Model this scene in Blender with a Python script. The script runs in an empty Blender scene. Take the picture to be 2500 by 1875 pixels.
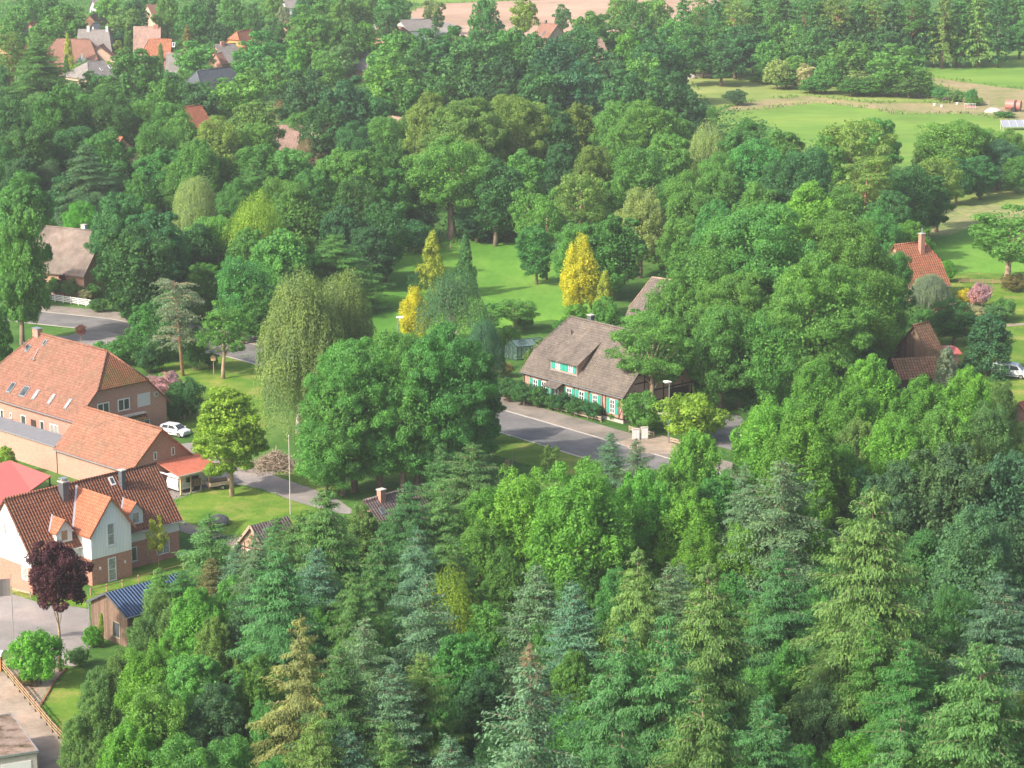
import bpy, math, random
import numpy as np
from mathutils import Vector, Matrix
R=math.radians
# ------------------------------------------------------------------ camera, sky, sun, exposure
sc=bpy.context.scene
CAM_H=80.0; PITCH=R(13.7); FPX=6200.0
cam_d=bpy.data.cameras.new('camera'); cam=bpy.data.objects.new('camera',cam_d); sc.collection.objects.link(cam)
cam.location=(0,0,CAM_H); cam.rotation_euler=(R(90)-PITCH,0,0)
cam_d.sensor_width=36; cam_d.sensor_fit='HORIZONTAL'; cam_d.lens=36*FPX/2500; cam_d.clip_start=1; cam_d.clip_end=9000
sc.camera=cam
SUN_AZ=math.atan2(-0.60,-0.80); SUN_EL=R(37)          # the sun stands behind the camera's left shoulder
w=bpy.data.worlds.new('World'); sc.world=w; w.use_nodes=True
nt=w.node_tree; bg=nt.nodes['Background']; sky=nt.nodes.new('ShaderNodeTexSky'); sky.sky_type='NISHITA'; sky.sun_disc=False
sky.sun_elevation=SUN_EL; sky.sun_rotation=math.pi/2-SUN_AZ; sky.dust_density=4.0; sky.air_density=0.8; sky.ozone_density=0.4
nt.links.new(sky.outputs[0],bg.inputs[0]); bg.inputs[1].default_value=0.15
sd=bpy.data.lights.new('sun','SUN'); sd.energy=3.6; sd.angle=R(2); sd.color=(1.0,.885,.76)
so=bpy.data.objects.new('sun',sd); sc.collection.objects.link(so)
sv=Vector((math.cos(SUN_EL)*math.cos(SUN_AZ),math.cos(SUN_EL)*math.sin(SUN_AZ),math.sin(SUN_EL)))
so.rotation_euler=sv.to_track_quat('Z','Y').to_euler(); so.location=(-200,-200,300)
sc.view_settings.view_transform='Standard'; sc.view_settings.look='None'; sc.view_settings.gamma=1; sc.view_settings.exposure=0.9
sc.render.engine='CYCLES'
sc.cycles.max_bounces=6; sc.cycles.diffuse_bounces=4; sc.cycles.transparent_max_bounces=6; sc.cycles.volume_bounces=0
# ------------------------------------------------------------------ geometry of the view: pixel of the 2500 wide photograph -> point of the terrain
cp,sp=math.cos(PITCH),math.sin(PITCH)
def Pz(u,v,z=0.):
    a=(u-1250)/FPX;b=(v-937.5)/FPX
    t=(CAM_H-z)/(sp+b*cp); return (a*t,(cp-b*sp)*t)
def px_per_m(x,y,z=0.): return FPX/(y*cp-(z-CAM_H)*sp)
def gz(x,y):
    t=min(1,max(0,(270-y)/16.)); return -1.2*t*t*(3-2*t)
def G(u,v,up=0.):
    z=0.
    for _ in range(6): x,y=Pz(u,v,z+up); z=gz(x,y)
    return x,y,z
K=2500/2212.
# ------------------------------------------------------------------ helpers
C=sc.collection
def tag(o,label=None,cat=None,group=None,kind=None):
    if label: o['label']=label
    if cat: o['category']=cat
    if group: o['group']=group
    if kind: o['kind']=kind
    return o
def empty(name,loc,rz=0.,label=None,cat=None,group=None):
    o=bpy.data.objects.new(name,None); C.objects.link(o); o.location=loc; o.rotation_euler=(0,0,rz); o.empty_display_size=.5
    return tag(o,label,cat,group)
class MB:
    def __init__(s): s.v=[];s.f=[];s.uv=[];s.m=[]
    def face(s,pts,uv=None,mi=0):
        b=len(s.v); s.v+= [tuple(p) for p in pts]; s.f.append(tuple(range(b,b+len(pts)))); s.uv.append(uv or [(p[0],p[1]) for p in pts]); s.m.append(mi); return s
    def box(s,x0,x1,y0,y1,z0,z1,rz=0,c=(0,0),mi=0):
        ca,sa=math.cos(rz),math.sin(rz)
        def q(x,y,z): return (c[0]+x*ca-y*sa,c[1]+x*sa+y*ca,z)
        P=[q(x,y,z) for z in (z0,z1) for x,y in ((x0,y0),(x1,y0),(x1,y1),(x0,y1))]
        for ids,uv in (((0,1,5,4),'x'),((1,2,6,5),'y'),((2,3,7,6),'x'),((3,0,4,7),'y'),((4,5,6,7),'t'),((3,2,1,0),'t')):
            loc=[((x0,x1,x1,x0)[i%4],(y0,y0,y1,y1)[i%4],(z0,z1)[i//4]) for i in ids]
            s.face([P[i] for i in ids],[(l[0],l[2]) if uv=='x' else (l[1],l[2]) if uv=='y' else (l[0],l[1]) for l in loc],mi)
        return s
    def bar(s,a,b,wd,hd=None,mi=0):
        a=Vector(a);b=Vector(b);hd=hd or wd;d=(b-a); L=d.length; d.normalize()
        up=Vector((0,0,1)) if abs(d.z)<.95 else Vector((1,0,0)); r=d.cross(up).normalized(); u=r.cross(d)
        c=[a+r*i*wd/2+u*j*hd/2 for i,j in ((-1,-1),(1,-1),(1,1),(-1,1))]; e=[p+d*L for p in c]
        for i in range(4):
            j=(i+1)%4; s.face([c[i],c[j],e[j],e[i]],[(0,0),(wd,0),(wd,L),(0,L)],mi)
        s.face(c[::-1],None,mi); s.face(e,None,mi); return s
    def tube(s,pts,rs,n=7,mi=0,cap=True):
        rings=[]
        for i,p in enumerate(pts):
            p=Vector(p); d=(Vector(pts[min(i+1,len(pts)-1)])-Vector(pts[max(i-1,0)])).normalized()
            ref=Vector((1,0,0)) if abs(d.x)<.8 else Vector((0,1,0)); a=d.cross(ref).normalized(); b=d.cross(a)
            rings.append([p+(a*math.cos(t)+b*math.sin(t))*rs[i] for t in (2*math.pi*k/n for k in range(n))])
        for i in range(len(rings)-1):
            for k in range(n):
                j=(k+1)%n; s.face([rings[i][k],rings[i+1][k],rings[i+1][j],rings[i][j]],None,mi)
        if cap: s.face(rings[-1][::-1],None,mi); s.face(rings[0],None,mi)
        return s
    def cyl(s,c,r,z0,z1,n=16,mi=0): return s.tube([(c[0],c[1],z0),(c[0],c[1],z1)],[r,r],n,mi)
    def ball(s,c,r,n=12,m=8,sq=(1,1,1),jit=0,seed=0,mi=0):
        rg=random.Random(seed); rows=[]
        for i in range(m+1):
            th=math.pi*i/m; row=[]
            for k in range(n):
                ph=2*math.pi*k/n; q=1+rg.uniform(-jit,jit) if 0<i<m else 1
                row.append((c[0]+r*sq[0]*q*math.sin(th)*math.cos(ph),c[1]+r*sq[1]*q*math.sin(th)*math.sin(ph),c[2]+r*sq[2]*q*math.cos(th)))
            rows.append(row)
        for i in range(m):
            for k in range(n):
                j=(k+1)%n; s.face([rows[i][k],rows[i+1][k],rows[i+1][j],rows[i][j]],None,mi)
        return s
    def prism(s,poly,y0,y1,axis='y',mi=0):
        # poly: list of (a,z); extruded along y (axis y) or x
        f=(lambda a,z,t:(a,t,z)) if axis=='y' else (lambda a,z,t:(t,a,z))
        A=[f(a,z,y0) for a,z in poly]; B=[f(a,z,y1) for a,z in poly]
        s.face(A,[(a,z) for a,z in poly],mi); s.face(B[::-1],[(a,z) for a,z in poly][::-1],mi)
        for i in range(len(poly)):
            j=(i+1)%len(poly); L=math.dist(poly[i],poly[j]); s.face([A[j],A[i],B[i],B[j]],[(y0,poly[j][1]),(y0,poly[i][1]),(y1,poly[i][1]),(y1,poly[j][1])],mi)
        return s
    def slab(s,tops,uvs,th,mi=0):
        # closed plate from top polygons that share vertices; bottom is th lower
        key=lambda p:(round(p[0],4),round(p[1],4),round(p[2],4)); cnt={}
        for poly in tops:
            for i in range(len(poly)):
                a,b=key(poly[i]),key(poly[(i+1)%len(poly)]); cnt[(a,b)]=1
        for poly,uv in zip(tops,uvs):
            s.face(poly,uv,mi); s.face([(p[0],p[1],p[2]-th) for p in poly][::-1],uv[::-1],mi)
            for i in range(len(poly)):
                a,b=poly[i],poly[(i+1)%len(poly)]
                if (key(b),key(a)) not in cnt: s.face([b,a,(a[0],a[1],a[2]-th),(b[0],b[1],b[2]-th)],[(0,0)]*4,mi)
        return s
    def build(s,name,mat,parent=None,smooth=False,fix=True):
        me=bpy.data.meshes.new(name); me.from_pydata(s.v,[],s.f)
        uvl=me.uv_layers.new(name='UVMap'); k=0
        flat=[c for u in s.uv for p in u for c in p]; uvl.data.foreach_set('uv',flat)
        mats=mat if isinstance(mat,(list,tuple)) else [mat]
        for m in mats: me.materials.append(m)
        me.polygons.foreach_set('material_index',s.m)
        if fix:
            import bmesh
            bm=bmesh.new(); bm.from_mesh(me); bmesh.ops.remove_doubles(bm,verts=bm.verts,dist=1e-4); bmesh.ops.recalc_face_normals(bm,faces=bm.faces); bm.to_mesh(me); bm.free()
        if smooth: me.polygons.foreach_set('use_smooth',[True]*len(me.polygons))
        me.update(); o=bpy.data.objects.new(name,me); C.objects.link(o)
        if parent: o.parent=parent
        return o
def copy_tree(o,parent=None):
    c=o.copy(); C.objects.link(c); c.parent=parent
    for ch in o.children: copy_tree(ch,c)
    return c
# ------------------------------------------------------------------ materials
def new_mat(name):
    m=bpy.data.materials.new(name); m.use_nodes=True; nt=m.node_tree; b=nt.nodes['Principled BSDF']; return m,nt,b
def N(nt,t,**kw):
    n=nt.nodes.new(t)
    for k,v in kw.items():
        if k in n.inputs: n.inputs[k].default_value=v
        else: setattr(n,k,v)
    return n
def mixc(nt,fac,a,b,bt='MIX'):
    n=nt.nodes.new('ShaderNodeMix'); n.data_type='RGBA'; n.blend_type=bt
    for s,v in ((0,fac),(6,a),(7,b)):
        if hasattr(v,'is_output'): nt.links.new(v,n.inputs[s])
        elif s==0: n.inputs[0].default_value=v
        else: n.inputs[s].default_value=(*v,1) if len(v)==3 else v
    return n.outputs[2]
def ramp(nt,src,stops):
    r=nt.nodes.new('ShaderNodeValToRGB'); e=r.color_ramp.elements
    while len(e)<len(stops): e.new(.5)
    for i,(p,c) in enumerate(stops): e[i].position=p; e[i].color=(*c,1) if len(c)==3 else c
    nt.links.new(src,r.inputs[0]); return r.outputs[0]
def noise(nt,vec,scale,detail=4,rough=.6):
    n=N(nt,'ShaderNodeTexNoise'); n.inputs['Scale'].default_value=scale; n.inputs['Detail'].default_value=detail; n.inputs['Roughness'].default_value=rough
    nt.links.new(vec,n.inputs['Vector']); return n.outputs['Fac']
def coords(nt,which='Object'): return nt.nodes.new('ShaderNodeTexCoord').outputs[which]
def simple(name,col,rough=.7,metal=0,var=.12,scale=2.,which='Object',bump=0):
    m,nt,b=new_mat(name); c=coords(nt,which); f=noise(nt,c,scale,5)
    lo=tuple(max(0,x*(1-var)) for x in col); hi=tuple(min(1,x*(1+var)) for x in col)
    nt.links.new(ramp(nt,f,[(.3,lo),(.7,hi)]),b.inputs['Base Color']); b.inputs['Roughness'].default_value=rough; b.inputs['Metallic'].default_value=metal
    if bump:
        bp=N(nt,'ShaderNodeBump'); bp.inputs['Distance'].default_value=bump; nt.links.new(f,bp.inputs['Height']); nt.links.new(bp.outputs[0],b.inputs['Normal'])
    return m
def geo_pos(nt): return nt.nodes.new('ShaderNodeNewGeometry').outputs['Position']
def ground_mat(name,cols,scale=.15,fine=2.5,rough=.95,stretch=None,finef=.35):
    # cols: 3 colours mixed by broad noise, plus fine noise
    m,nt,b=new_mat(name); p=geo_pos(nt)
    if stretch:
        mp=N(nt,'ShaderNodeMapping'); mp.inputs['Scale'].default_value=stretch[1]; mp.inputs['Rotation'].default_value=(0,0,stretch[0]); nt.links.new(p,mp.inputs['Vector']); p2=mp.outputs[0]
    else: p2=p
    f=noise(nt,p2,scale,8,.68); c=ramp(nt,f,[(.36,cols[0]),(.5,cols[1]),(.64,cols[2])])
    g=noise(nt,p2,fine,6,.75); d=ramp(nt,g,[(.25,(1-finef,)*3),(.75,(1+finef*.6,)*3)])
    c=mixc(nt,1.,c,d,'MULTIPLY')
    wr=noise(nt,p,scale*.45+.02,5,.7); c=mixc(nt,1.,c,ramp(nt,wr,[(.38,(.80,.84,.82)),(.55,(1,1,1)),(.68,(1.18,1.08,1.02))]),'MULTIPLY')
    nt.links.new(c,b.inputs['Base Color']); b.inputs['Roughness'].default_value=rough; b.inputs['Specular IOR Level'].default_value=.15
    bp=N(nt,'ShaderNodeBump'); bp.inputs['Distance'].default_value=.12; bp.inputs['Strength'].default_value=.6; nt.links.new(g,bp.inputs['Height']); nt.links.new(bp.outputs[0],b.inputs['Normal'])
    return m
def tile_mat(name,c1,c2,gap,col_w=.30,row_h=.36,dirt=(.10,.11,.05),dirtf=.3,contrast=.5,bump=.05):
    m,nt,b=new_mat(name); uv=coords(nt,'UV'); s=N(nt,'ShaderNodeSeparateXYZ'); nt.links.new(uv,s.inputs[0])
    def math_(op,a,v=None):
        n=N(nt,'ShaderNodeMath'); n.operation=op; nt.links.new(a,n.inputs[0])
        if v is not None:
            if hasattr(v,'is_output'): nt.links.new(v,n.inputs[1])
            else: n.inputs[1].default_value=v
        return n.outputs[0]
    u=math_('MULTIPLY',s.outputs[0],2*math.pi/col_w); wv=math_('SINE',u)
    wave=math_('MULTIPLY_ADD',wv,.5); nt.nodes[-1].inputs[2].default_value=.5
    r=math_('MULTIPLY',s.outputs[1],1/row_h); row=math_('FRACT',r)
    ln=math_('LESS_THAN',row,.16)
    gut=math_('LESS_THAN',wave,.16)
    dark=math_('MAXIMUM',ln,gut)
    br=N(nt,'ShaderNodeTexBrick'); br.offset=0.; br.squash=1; nt.links.new(uv,br.inputs['Vector'])
    for k,v in (('Scale',1.),('Brick Width',col_w),('Row Height',row_h),('Mortar Size',0.),('Bias',-.1)): br.inputs[k].default_value=v
    br.inputs['Color1'].default_value=(*c1,1); br.inputs['Color2'].default_value=(*c2,1)
    base=mixc(nt,math_('MULTIPLY',dark,contrast),br.outputs[0],gap)
    o=coords(nt,'Object'); f=noise(nt,o,.45,6,.7); ff=ramp(nt,f,[(.40,(0,0,0)),(.66,(dirtf,)*3)])
    c=mixc(nt,ff,base,dirt); f2=noise(nt,o,1.6,6,.75); c=mixc(nt,1.,c,ramp(nt,f2,[(.25,(.68,)*3),(.75,(1.22,)*3)]),'MULTIPLY')
    nt.links.new(c,b.inputs['Base Color']); b.inputs['Roughness'].default_value=.8; b.inputs['Specular IOR Level'].default_value=.25
    bp=N(nt,'ShaderNodeBump'); bp.inputs['Distance'].default_value=bump; nt.links.new(math_('ADD',wave,row),bp.inputs['Height']); nt.links.new(bp.outputs[0],b.inputs['Normal'])
    return m
def brick_mat(name,c1,c2,mortar,stain=(.35,.25,.2),stainf=.25):
    m,nt,b=new_mat(name); uv=coords(nt,'UV'); br=N(nt,'ShaderNodeTexBrick'); nt.links.new(uv,br.inputs['Vector'])
    for k,v in (('Scale',1.),('Brick Width',.26),('Row Height',.10),('Mortar Size',.012),('Mortar Smooth',.3)): br.inputs[k].default_value=v
    br.inputs['Color1'].default_value=(*c1,1); br.inputs['Color2'].default_value=(*c2,1); br.inputs['Mortar'].default_value=(*mortar,1)
    o=coords(nt,'Object'); f=noise(nt,o,.7,6,.7); c=mixc(nt,ramp(nt,f,[(.42,(0,0,0)),(.75,(stainf,)*3)]),br.outputs[0],stain)
    f2=noise(nt,o,5,3); c=mixc(nt,1.,c,ramp(nt,f2,[(.2,(.8,)*3),(.8,(1.12,)*3)]),'MULTIPLY')
    nt.links.new(c,b.inputs['Base Color']); b.inputs['Roughness'].default_value=.9; return m
def board_mat(name,col,wd=.16,gap=.5,var=.2,vert=True,rough=.8):
    m,nt,b=new_mat(name); uv=coords(nt,'UV'); br=N(nt,'ShaderNodeTexBrick'); mp=N(nt,'ShaderNodeMapping'); nt.links.new(uv,mp.inputs['Vector'])
    if vert: mp.inputs['Rotation'].default_value=(0,0,R(90))
    nt.links.new(mp.outputs[0],br.inputs['Vector'])
    for k,v in (('Scale',1.),('Brick Width',30.),('Row Height',wd),('Mortar Size',.018)): br.inputs[k].default_value=v
    br.inputs['Color1'].default_value=(*[c*(1-var) for c in col],1); br.inputs['Color2'].default_value=(*[min(1,c*(1+var)) for c in col],1); br.inputs['Mortar'].default_value=(*[c*gap for c in col],1)
    o=coords(nt,'Object'); f=noise(nt,o,3.,5,.7); c=mixc(nt,1.,br.outputs[0],ramp(nt,f,[(.25,(1-var,)*3),(.75,(1+var*.5,)*3)]),'MULTIPLY')
    nt.links.new(c,b.inputs['Base Color']); b.inputs['Roughness'].default_value=rough; return m
def leaf_mat(name,var=.35,trans=.25,scale=.5,rough=.55,hue=0.02):
    # colour comes from each tree's own object colour, varied leaf by leaf and bough by bough
    m,nt,b=new_mat(name); oi=nt.nodes.new('ShaderNodeObjectInfo'); o=coords(nt,'Object')
    f=noise(nt,o,scale,3,.6); g=N(nt,'ShaderNodeTexWhiteNoise'); 
    sn=N(nt,'ShaderNodeVectorMath'); sn.operation='SNAP'; sn.inputs[1].default_value=(.35,.35,.35); nt.links.new(o,sn.inputs[0]); nt.links.new(sn.outputs[0],g.inputs['Vector'])
    c=mixc(nt,1.,oi.outputs['Color'],ramp(nt,f,[(.3,(1-var,1-var*.8,1-var*.3)),(.7,(1+var*.75,1+var*.6,1+var*.1))]),'MULTIPLY')
    c=mixc(nt,1.,c,ramp(nt,g.outputs['Value'],[(0,(.86,.88,.9)),(1,(1.16,1.12,1.05))]),'MULTIPLY')
    nt.links.new(c,b.inputs['Base Color']); b.inputs['Roughness'].default_value=rough; b.inputs['Specular IOR Level'].default_value=.22
    tr=N(nt,'ShaderNodeBsdfTranslucent'); nt.links.new(mixc(nt,1.,c,(1.25,1.35,.7),'MULTIPLY'),tr.inputs['Color'])
    mx=N(nt,'ShaderNodeMixShader'); mx.inputs[0].default_value=trans; nt.links.new(b.outputs[0],mx.inputs[1]); nt.links.new(tr.outputs[0],mx.inputs[2])
    nt.links.new(mx.outputs[0],nt.nodes['Material Output'].inputs['Surface']); return m
M={}
M['leaf']=leaf_mat('leaves',trans=.40); M['needle']=leaf_mat('needles',var=.25,trans=.32,scale=.7)
M['bark']=simple('bark',(.20,.15,.11),.95,var=.35,scale=3,bump=.03); M['birchbark']=simple('birch_bark',(.55,.50,.44),.8,var=.4,scale=4)
M['palebark']=simple('pale_bark',(.34,.25,.17),.9,var=.3,scale=3); M['pinebark']=simple('pine_bark',(.36,.20,.12),.9,var=.3,scale=2)
M['orange_tile']=tile_mat('orange_clay_tiles',(.25,.115,.08),(.32,.165,.118),(.14,.056,.04),dirt=(.16,.11,.07),dirtf=.6,contrast=.35)
M['barn_tile']=tile_mat('weathered_orange_tiles',(.285,.125,.08),(.37,.178,.12),(.15,.06,.04),dirt=(.19,.14,.09),dirtf=.55,contrast=.4,col_w=.26)
M['hip_tile']=tile_mat('mossy_orange_tiles',(.36,.13,.07),(.44,.18,.105),(.13,.04,.02),dirt=(.12,.14,.04),dirtf=.9,contrast=.75,col_w=.30)
M['brown_tile']=tile_mat('red_brown_tiles',(.29,.115,.07),(.36,.16,.10),(.05,.02,.014),contrast=.75,dirtf=.15,col_w=.34,row_h=.42,bump=.08)
M['new_orange_tile']=tile_mat('orange_dormer_tiles',(.40,.145,.08),(.46,.18,.105),(.2,.06,.03),contrast=.55,dirtf=.1)
M['grey_tile']=tile_mat('weathered_grey_tiles',(.125,.108,.093),(.18,.155,.135),(.045,.04,.036),contrast=.6,dirt=(.24,.20,.16),dirtf=.5,col_w=.30)
M['dark_tile']=tile_mat('dark_grey_tiles',(.17,.13,.13),(.24,.19,.18),(.04,.03,.03),contrast=.8,dirt=(.30,.24,.2),dirtf=.3,col_w=.36)
M['slate']=tile_mat('slate_blue_tiles',(.10,.12,.15),(.14,.16,.19),(.04,.05,.06),contrast=.3,dirtf=.15)
M['far_orange']=tile_mat('faded_orange_tiles',(.27,.135,.10),(.33,.18,.14),(.2,.09,.06),contrast=.3,dirtf=.3)
M['thatch']=ground_mat('thatch',((.17,.135,.115),(.22,.18,.155),(.28,.23,.20)),.5,6)
M['rust_tile']=tile_mat('red_rust_tiles',(.44,.15,.08),(.55,.22,.13),(.10,.03,.02),contrast=.75,dirt=(.14,.12,.06),dirtf=.5,col_w=.4,row_h=.45)
M['moss_tile']=tile_mat('mossy_brown_tiles',(.27,.13,.08),(.38,.2,.13),(.05,.025,.015),contrast=.85,dirt=(.08,.08,.03),dirtf=.7,col_w=.4,row_h=.45)
M['pink_tile']=tile_mat('faded_pink_tiles',(.40,.26,.22),(.48,.32,.27),(.2,.12,.1),contrast=.3,dirtf=.3)
M['far_grey_tile']=tile_mat('far_grey_tiles',(.24,.22,.22),(.31,.29,.28),(.1,.09,.09),contrast=.3,dirtf=.3)
M['brick']=brick_mat('red_brick',(.36,.15,.11),(.46,.23,.165),(.46,.35,.30))
M['brick_pale']=brick_mat('pale_pink_brick',(.40,.20,.15),(.48,.27,.205),(.42,.29,.235),stain=(.44,.29,.22),stainf=.5)
M['brick_new']=brick_mat('orange_red_brick',(.36,.13,.09),(.46,.20,.14),(.46,.33,.27),stainf=.1)
M['brick_far']=simple('pink_brick',(.40,.22,.165),.9,var=.15,scale=1.5)
M['render']=simple('cream_render',(.46,.34,.26),.9); M['yellow_render']=simple('ochre_render',(.52,.27,.09),.9)
M['white_board']=board_mat('white_boards',(.82,.82,.82),.18,.62,.04); M['white_smooth']=simple('white_paint',(.66,.66,.66),.5,var=.04)
M['white_frame']=simple('white_window_frame',(.72,.72,.72),.4,var=.02); M['shutter_grey']=board_mat('grey_roller_slats',(.60,.60,.62),.08,.8,.03,vert=False)
M['glass']=simple('window_glass',(.06,.075,.08),.08,var=.5,scale=1.2); M['curtain_glass']=simple('curtained_glass',(.30,.31,.30),.15,var=.4,scale=3)
M['teal']=board_mat('teal_shutter_paint',(.03,.36,.27),.1,.7,.08,vert=False)
M['timber']=simple('dark_timber',(.045,.032,.025),.8,var=.3,scale=4); M['old_wood']=board_mat('weathered_boards',(.19,.125,.088),.2,.3,.35)
M['wood']=simple('brown_wood',(.36,.23,.14),.85,var=.3,scale=5); M['grey_wood']=simple('silver_grey_wood',(.33,.27,.20),.9,var=.25,scale=5)
M['post_wood']=simple('new_post_wood',(.60,.38,.22),.8,var=.2,scale=5)
M['slate_clad']=simple('slate_cladding',(.085,.095,.11),.6,var=.2,scale=6); M['zinc']=simple('zinc',(.50,.52,.54),.35,.7,var=.1); M['grey_metal']=simple('grey_metal',(.34,.35,.36),.4,.6)
M['concrete']=simple('concrete',(.46,.42,.38),.9,var=.15,scale=3); M['grey_flat']=simple('grey_roofing_felt',(.20,.205,.22),.9,var=.12,scale=1.2)
M['red_sheet']=simple('red_sheet_roof',(.46,.12,.105),.6,var=.06,scale=1.); M['salmon_sheet']=tile_mat('salmon_sheet_tiles',(.56,.165,.11),(.60,.20,.13),(.4,.11,.06),contrast=.35,dirtf=.1,row_h=.35)
M['blue_sheet']=tile_mat('dark_blue_ribbed_sheet',(.07,.125,.24),(.08,.135,.25),(.015,.03,.07),col_w=.36,row_h=50.,contrast=.85,dirtf=0.,bump=.15)
M['moss_roof']=ground_mat('mossy_gravel_roof',((.06,.045,.012),(.28,.21,.17),(.36,.28,.23)),.55,5)
M['rubber']=simple('black_rubber',(.02,.02,.02),.8); M['car_white']=simple('white_car_paint',(.64,.66,.70),.18,var=.02); M['chrome']=simple('wheel_metal',(.5,.5,.52),.3,.8)
M['lamp_red']=simple('red_lamp_plastic',(.5,.03,.02),.3); M['headlamp']=simple('headlamp_glass',(.6,.62,.65),.1)
M['stone']=simple('grey_boulder',(.17,.165,.17),.9,var=.35,scale=3,bump=.05); M['blue_sign']=simple('blue_sign_face',(.02,.12,.52),.4,var=.02); M['yellow_sign']=simple('yellow_sign_face',(.85,.48,.02),.5,var=.03)
M['panel_grey']=simple('blue_grey_sheeting',(.26,.29,.34),.5); M['cabinet']=simple('off_white_cabinet',(.48,.47,.44),.5,var=.1,scale=4); M['red_tank']=simple('faded_red_tank',(.42,.16,.14),.5,var=.25,scale=3); M['horse']=simple('dark_bay_coat',(.03,.02,.017),.6)
M['green_frame']=simple('dark_green_frame',(.015,.07,.05),.5)
m,nt,b=new_mat('greenhouse_glass'); b.inputs['Base Color'].default_value=(.25,.38,.36,1); b.inputs['Roughness'].default_value=.08; b.inputs['Alpha'].default_value=.28; M['gh_glass']=m
m,nt,b=new_mat('greenhouse_roof_glass'); b.inputs['Base Color'].default_value=(.16,.24,.25,1); b.inputs['Roughness'].default_value=.15; b.inputs['Alpha'].default_value=.75; M['gh_roof']=m
M['flag']=simple('dark_grey_cloth',(.13,.12,.12),.9,var=.1,scale=2)
# ground
M['g_base']=ground_mat('rough_grass',((.045,.12,.022),(.075,.18,.032),(.12,.22,.05)),.08,1.2)
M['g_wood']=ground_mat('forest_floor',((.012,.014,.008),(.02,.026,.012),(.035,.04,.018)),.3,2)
M['g_meadow']=ground_mat('meadow_grass',((.085,.24,.03),(.12,.29,.036),(.17,.33,.05)),.05,.9,stretch=(R(25),(1,.35,1)),finef=.22)
M['g_lawn']=ground_mat('lawn_grass',((.08,.20,.02),(.14,.25,.03),(.26,.29,.07)),.22,3.)
M['g_far']=ground_mat('olive_meadow',((.16,.24,.055),(.22,.30,.075),(.30,.34,.12)),.035,.35,stretch=(R(5),(.4,1.6,1)),finef=.25)
M['g_farg']=ground_mat('lush_field',((.12,.25,.04),(.16,.29,.05),(.22,.32,.065)),.03,.3,stretch=(R(20),(.3,1.4,1)),finef=.18)
M['g_tan']=ground_mat('ploughed_pale_soil',((.40,.265,.19),(.46,.315,.23),(.51,.36,.27)),.02,.25,finef=.15)
M['g_dirt']=ground_mat('worn_track_soil',((.22,.26,.09),(.31,.28,.14),(.38,.30,.18)),.08,.8)
M['g_reed']=ground_mat('dry_reed_grass',((.17,.25,.07),(.26,.30,.11),(.38,.33,.18)),.2,1.)
M['asphalt']=ground_mat('asphalt',((.165,.163,.165),(.20,.197,.198),(.24,.235,.235)),.25,9,finef=.2)
M['cobble']=ground_mat('grey_cobbles',((.21,.19,.165),(.27,.24,.21),(.33,.29,.25)),.3,6,finef=.3)
M['paving']=ground_mat('grey_pavers',((.25,.23,.22),(.30,.275,.265),(.36,.33,.31)),.15,7,finef=.18)
M['gravel']=ground_mat('brown_gravel',((.30,.24,.19),(.38,.31,.25),(.46,.37,.30)),.35,8)
M['kerb']=simple('kerb_stone',(.46,.42,.37),.9,var=.2,scale=2); M['edge_brick']=simple('brick_edging',(.34,.13,.08),.9)
# ------------------------------------------------------------------ ground sheets
def clip_grid(poly,step=8.):
    # subdivide a polygon so it can follow the slope of the terrain near y 254-270
    def cut(P,yv,keep_low):
        out=[]
        for i in range(len(P)):
            a,b=P[i],P[(i+1)%len(P)]; ia=(a[1]<=yv) if keep_low else (a[1]>=yv); ib=(b[1]<=yv) if keep_low else (b[1]>=yv)
            if ia: out.append(a)
            if ia!=ib:
                t=(yv-a[1])/(b[1]-a[1]); out.append((a[0]+t*(b[0]-a[0]),yv))
        return out
    lo=min(p[1] for p in poly); hi=max(p[1] for p in poly); ys=[y for y in (254,256,258,260,262,264,266,268,270) if lo<y<hi]; res=[]; cur=poly
    for yv in ys:
        low=cut(cur,yv,True); cur=cut(cur,yv,False)
        if len(low)>2: res.append(low)
    if len(cur)>2: res.append(cur)
    return res
SH=[]
def sheet(name,poly,mat,dz,label=None):
    SH.append((name,poly,dz))
    from mathutils.geometry import tessellate_polygon
    mb=MB(); tris=tessellate_polygon([[Vector((p[0],p[1],0)) for p in poly]])
    for t in tris:
        for q in clip_grid([poly[i] for i in t]):
            if len(q)>2: mb.face([(p[0],p[1],gz(*p)+dz) for p in q])
    o=mb.build(name,mat,fix=False); me=o.data
    import bmesh
    bm=bmesh.new(); bm.from_mesh(me); bmesh.ops.remove_doubles(bm,verts=bm.verts,dist=1e-3)
    for f in bm.faces:
        if f.normal.z<0: f.normal_flip()
    bm.to_mesh(me); bm.free()
    return tag(o,label,None,None,'structure')
def pxpoly(pts,s=K): return [G(x*s,y*s)[:2] for x,y in pts]
def zc(pts,ox,oy,f=.3858): return [G(ox+x*f,oy+y*f)[:2] for x,y in pts]
sheet('ground',[(-2500,60),(2500,60),(2500,270),(3500,4000),(-3500,4000),(-2500,270)],M['g_base'],0,'dark green rough grass under the trees and gardens')
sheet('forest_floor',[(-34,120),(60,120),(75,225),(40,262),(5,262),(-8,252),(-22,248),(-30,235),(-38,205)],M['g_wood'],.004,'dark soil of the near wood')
# central meadow behind the half-timbered house
sheet('meadow',pxpoly([(690,575),(760,560),(900,535),(1000,515),(1120,513),(1200,560),(1300,640),(1260,700),(1190,690),(1060,712),(900,760),(800,740),(740,690)]),M['g_meadow'],.008,'bright green meadow in the middle of the village')
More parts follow.
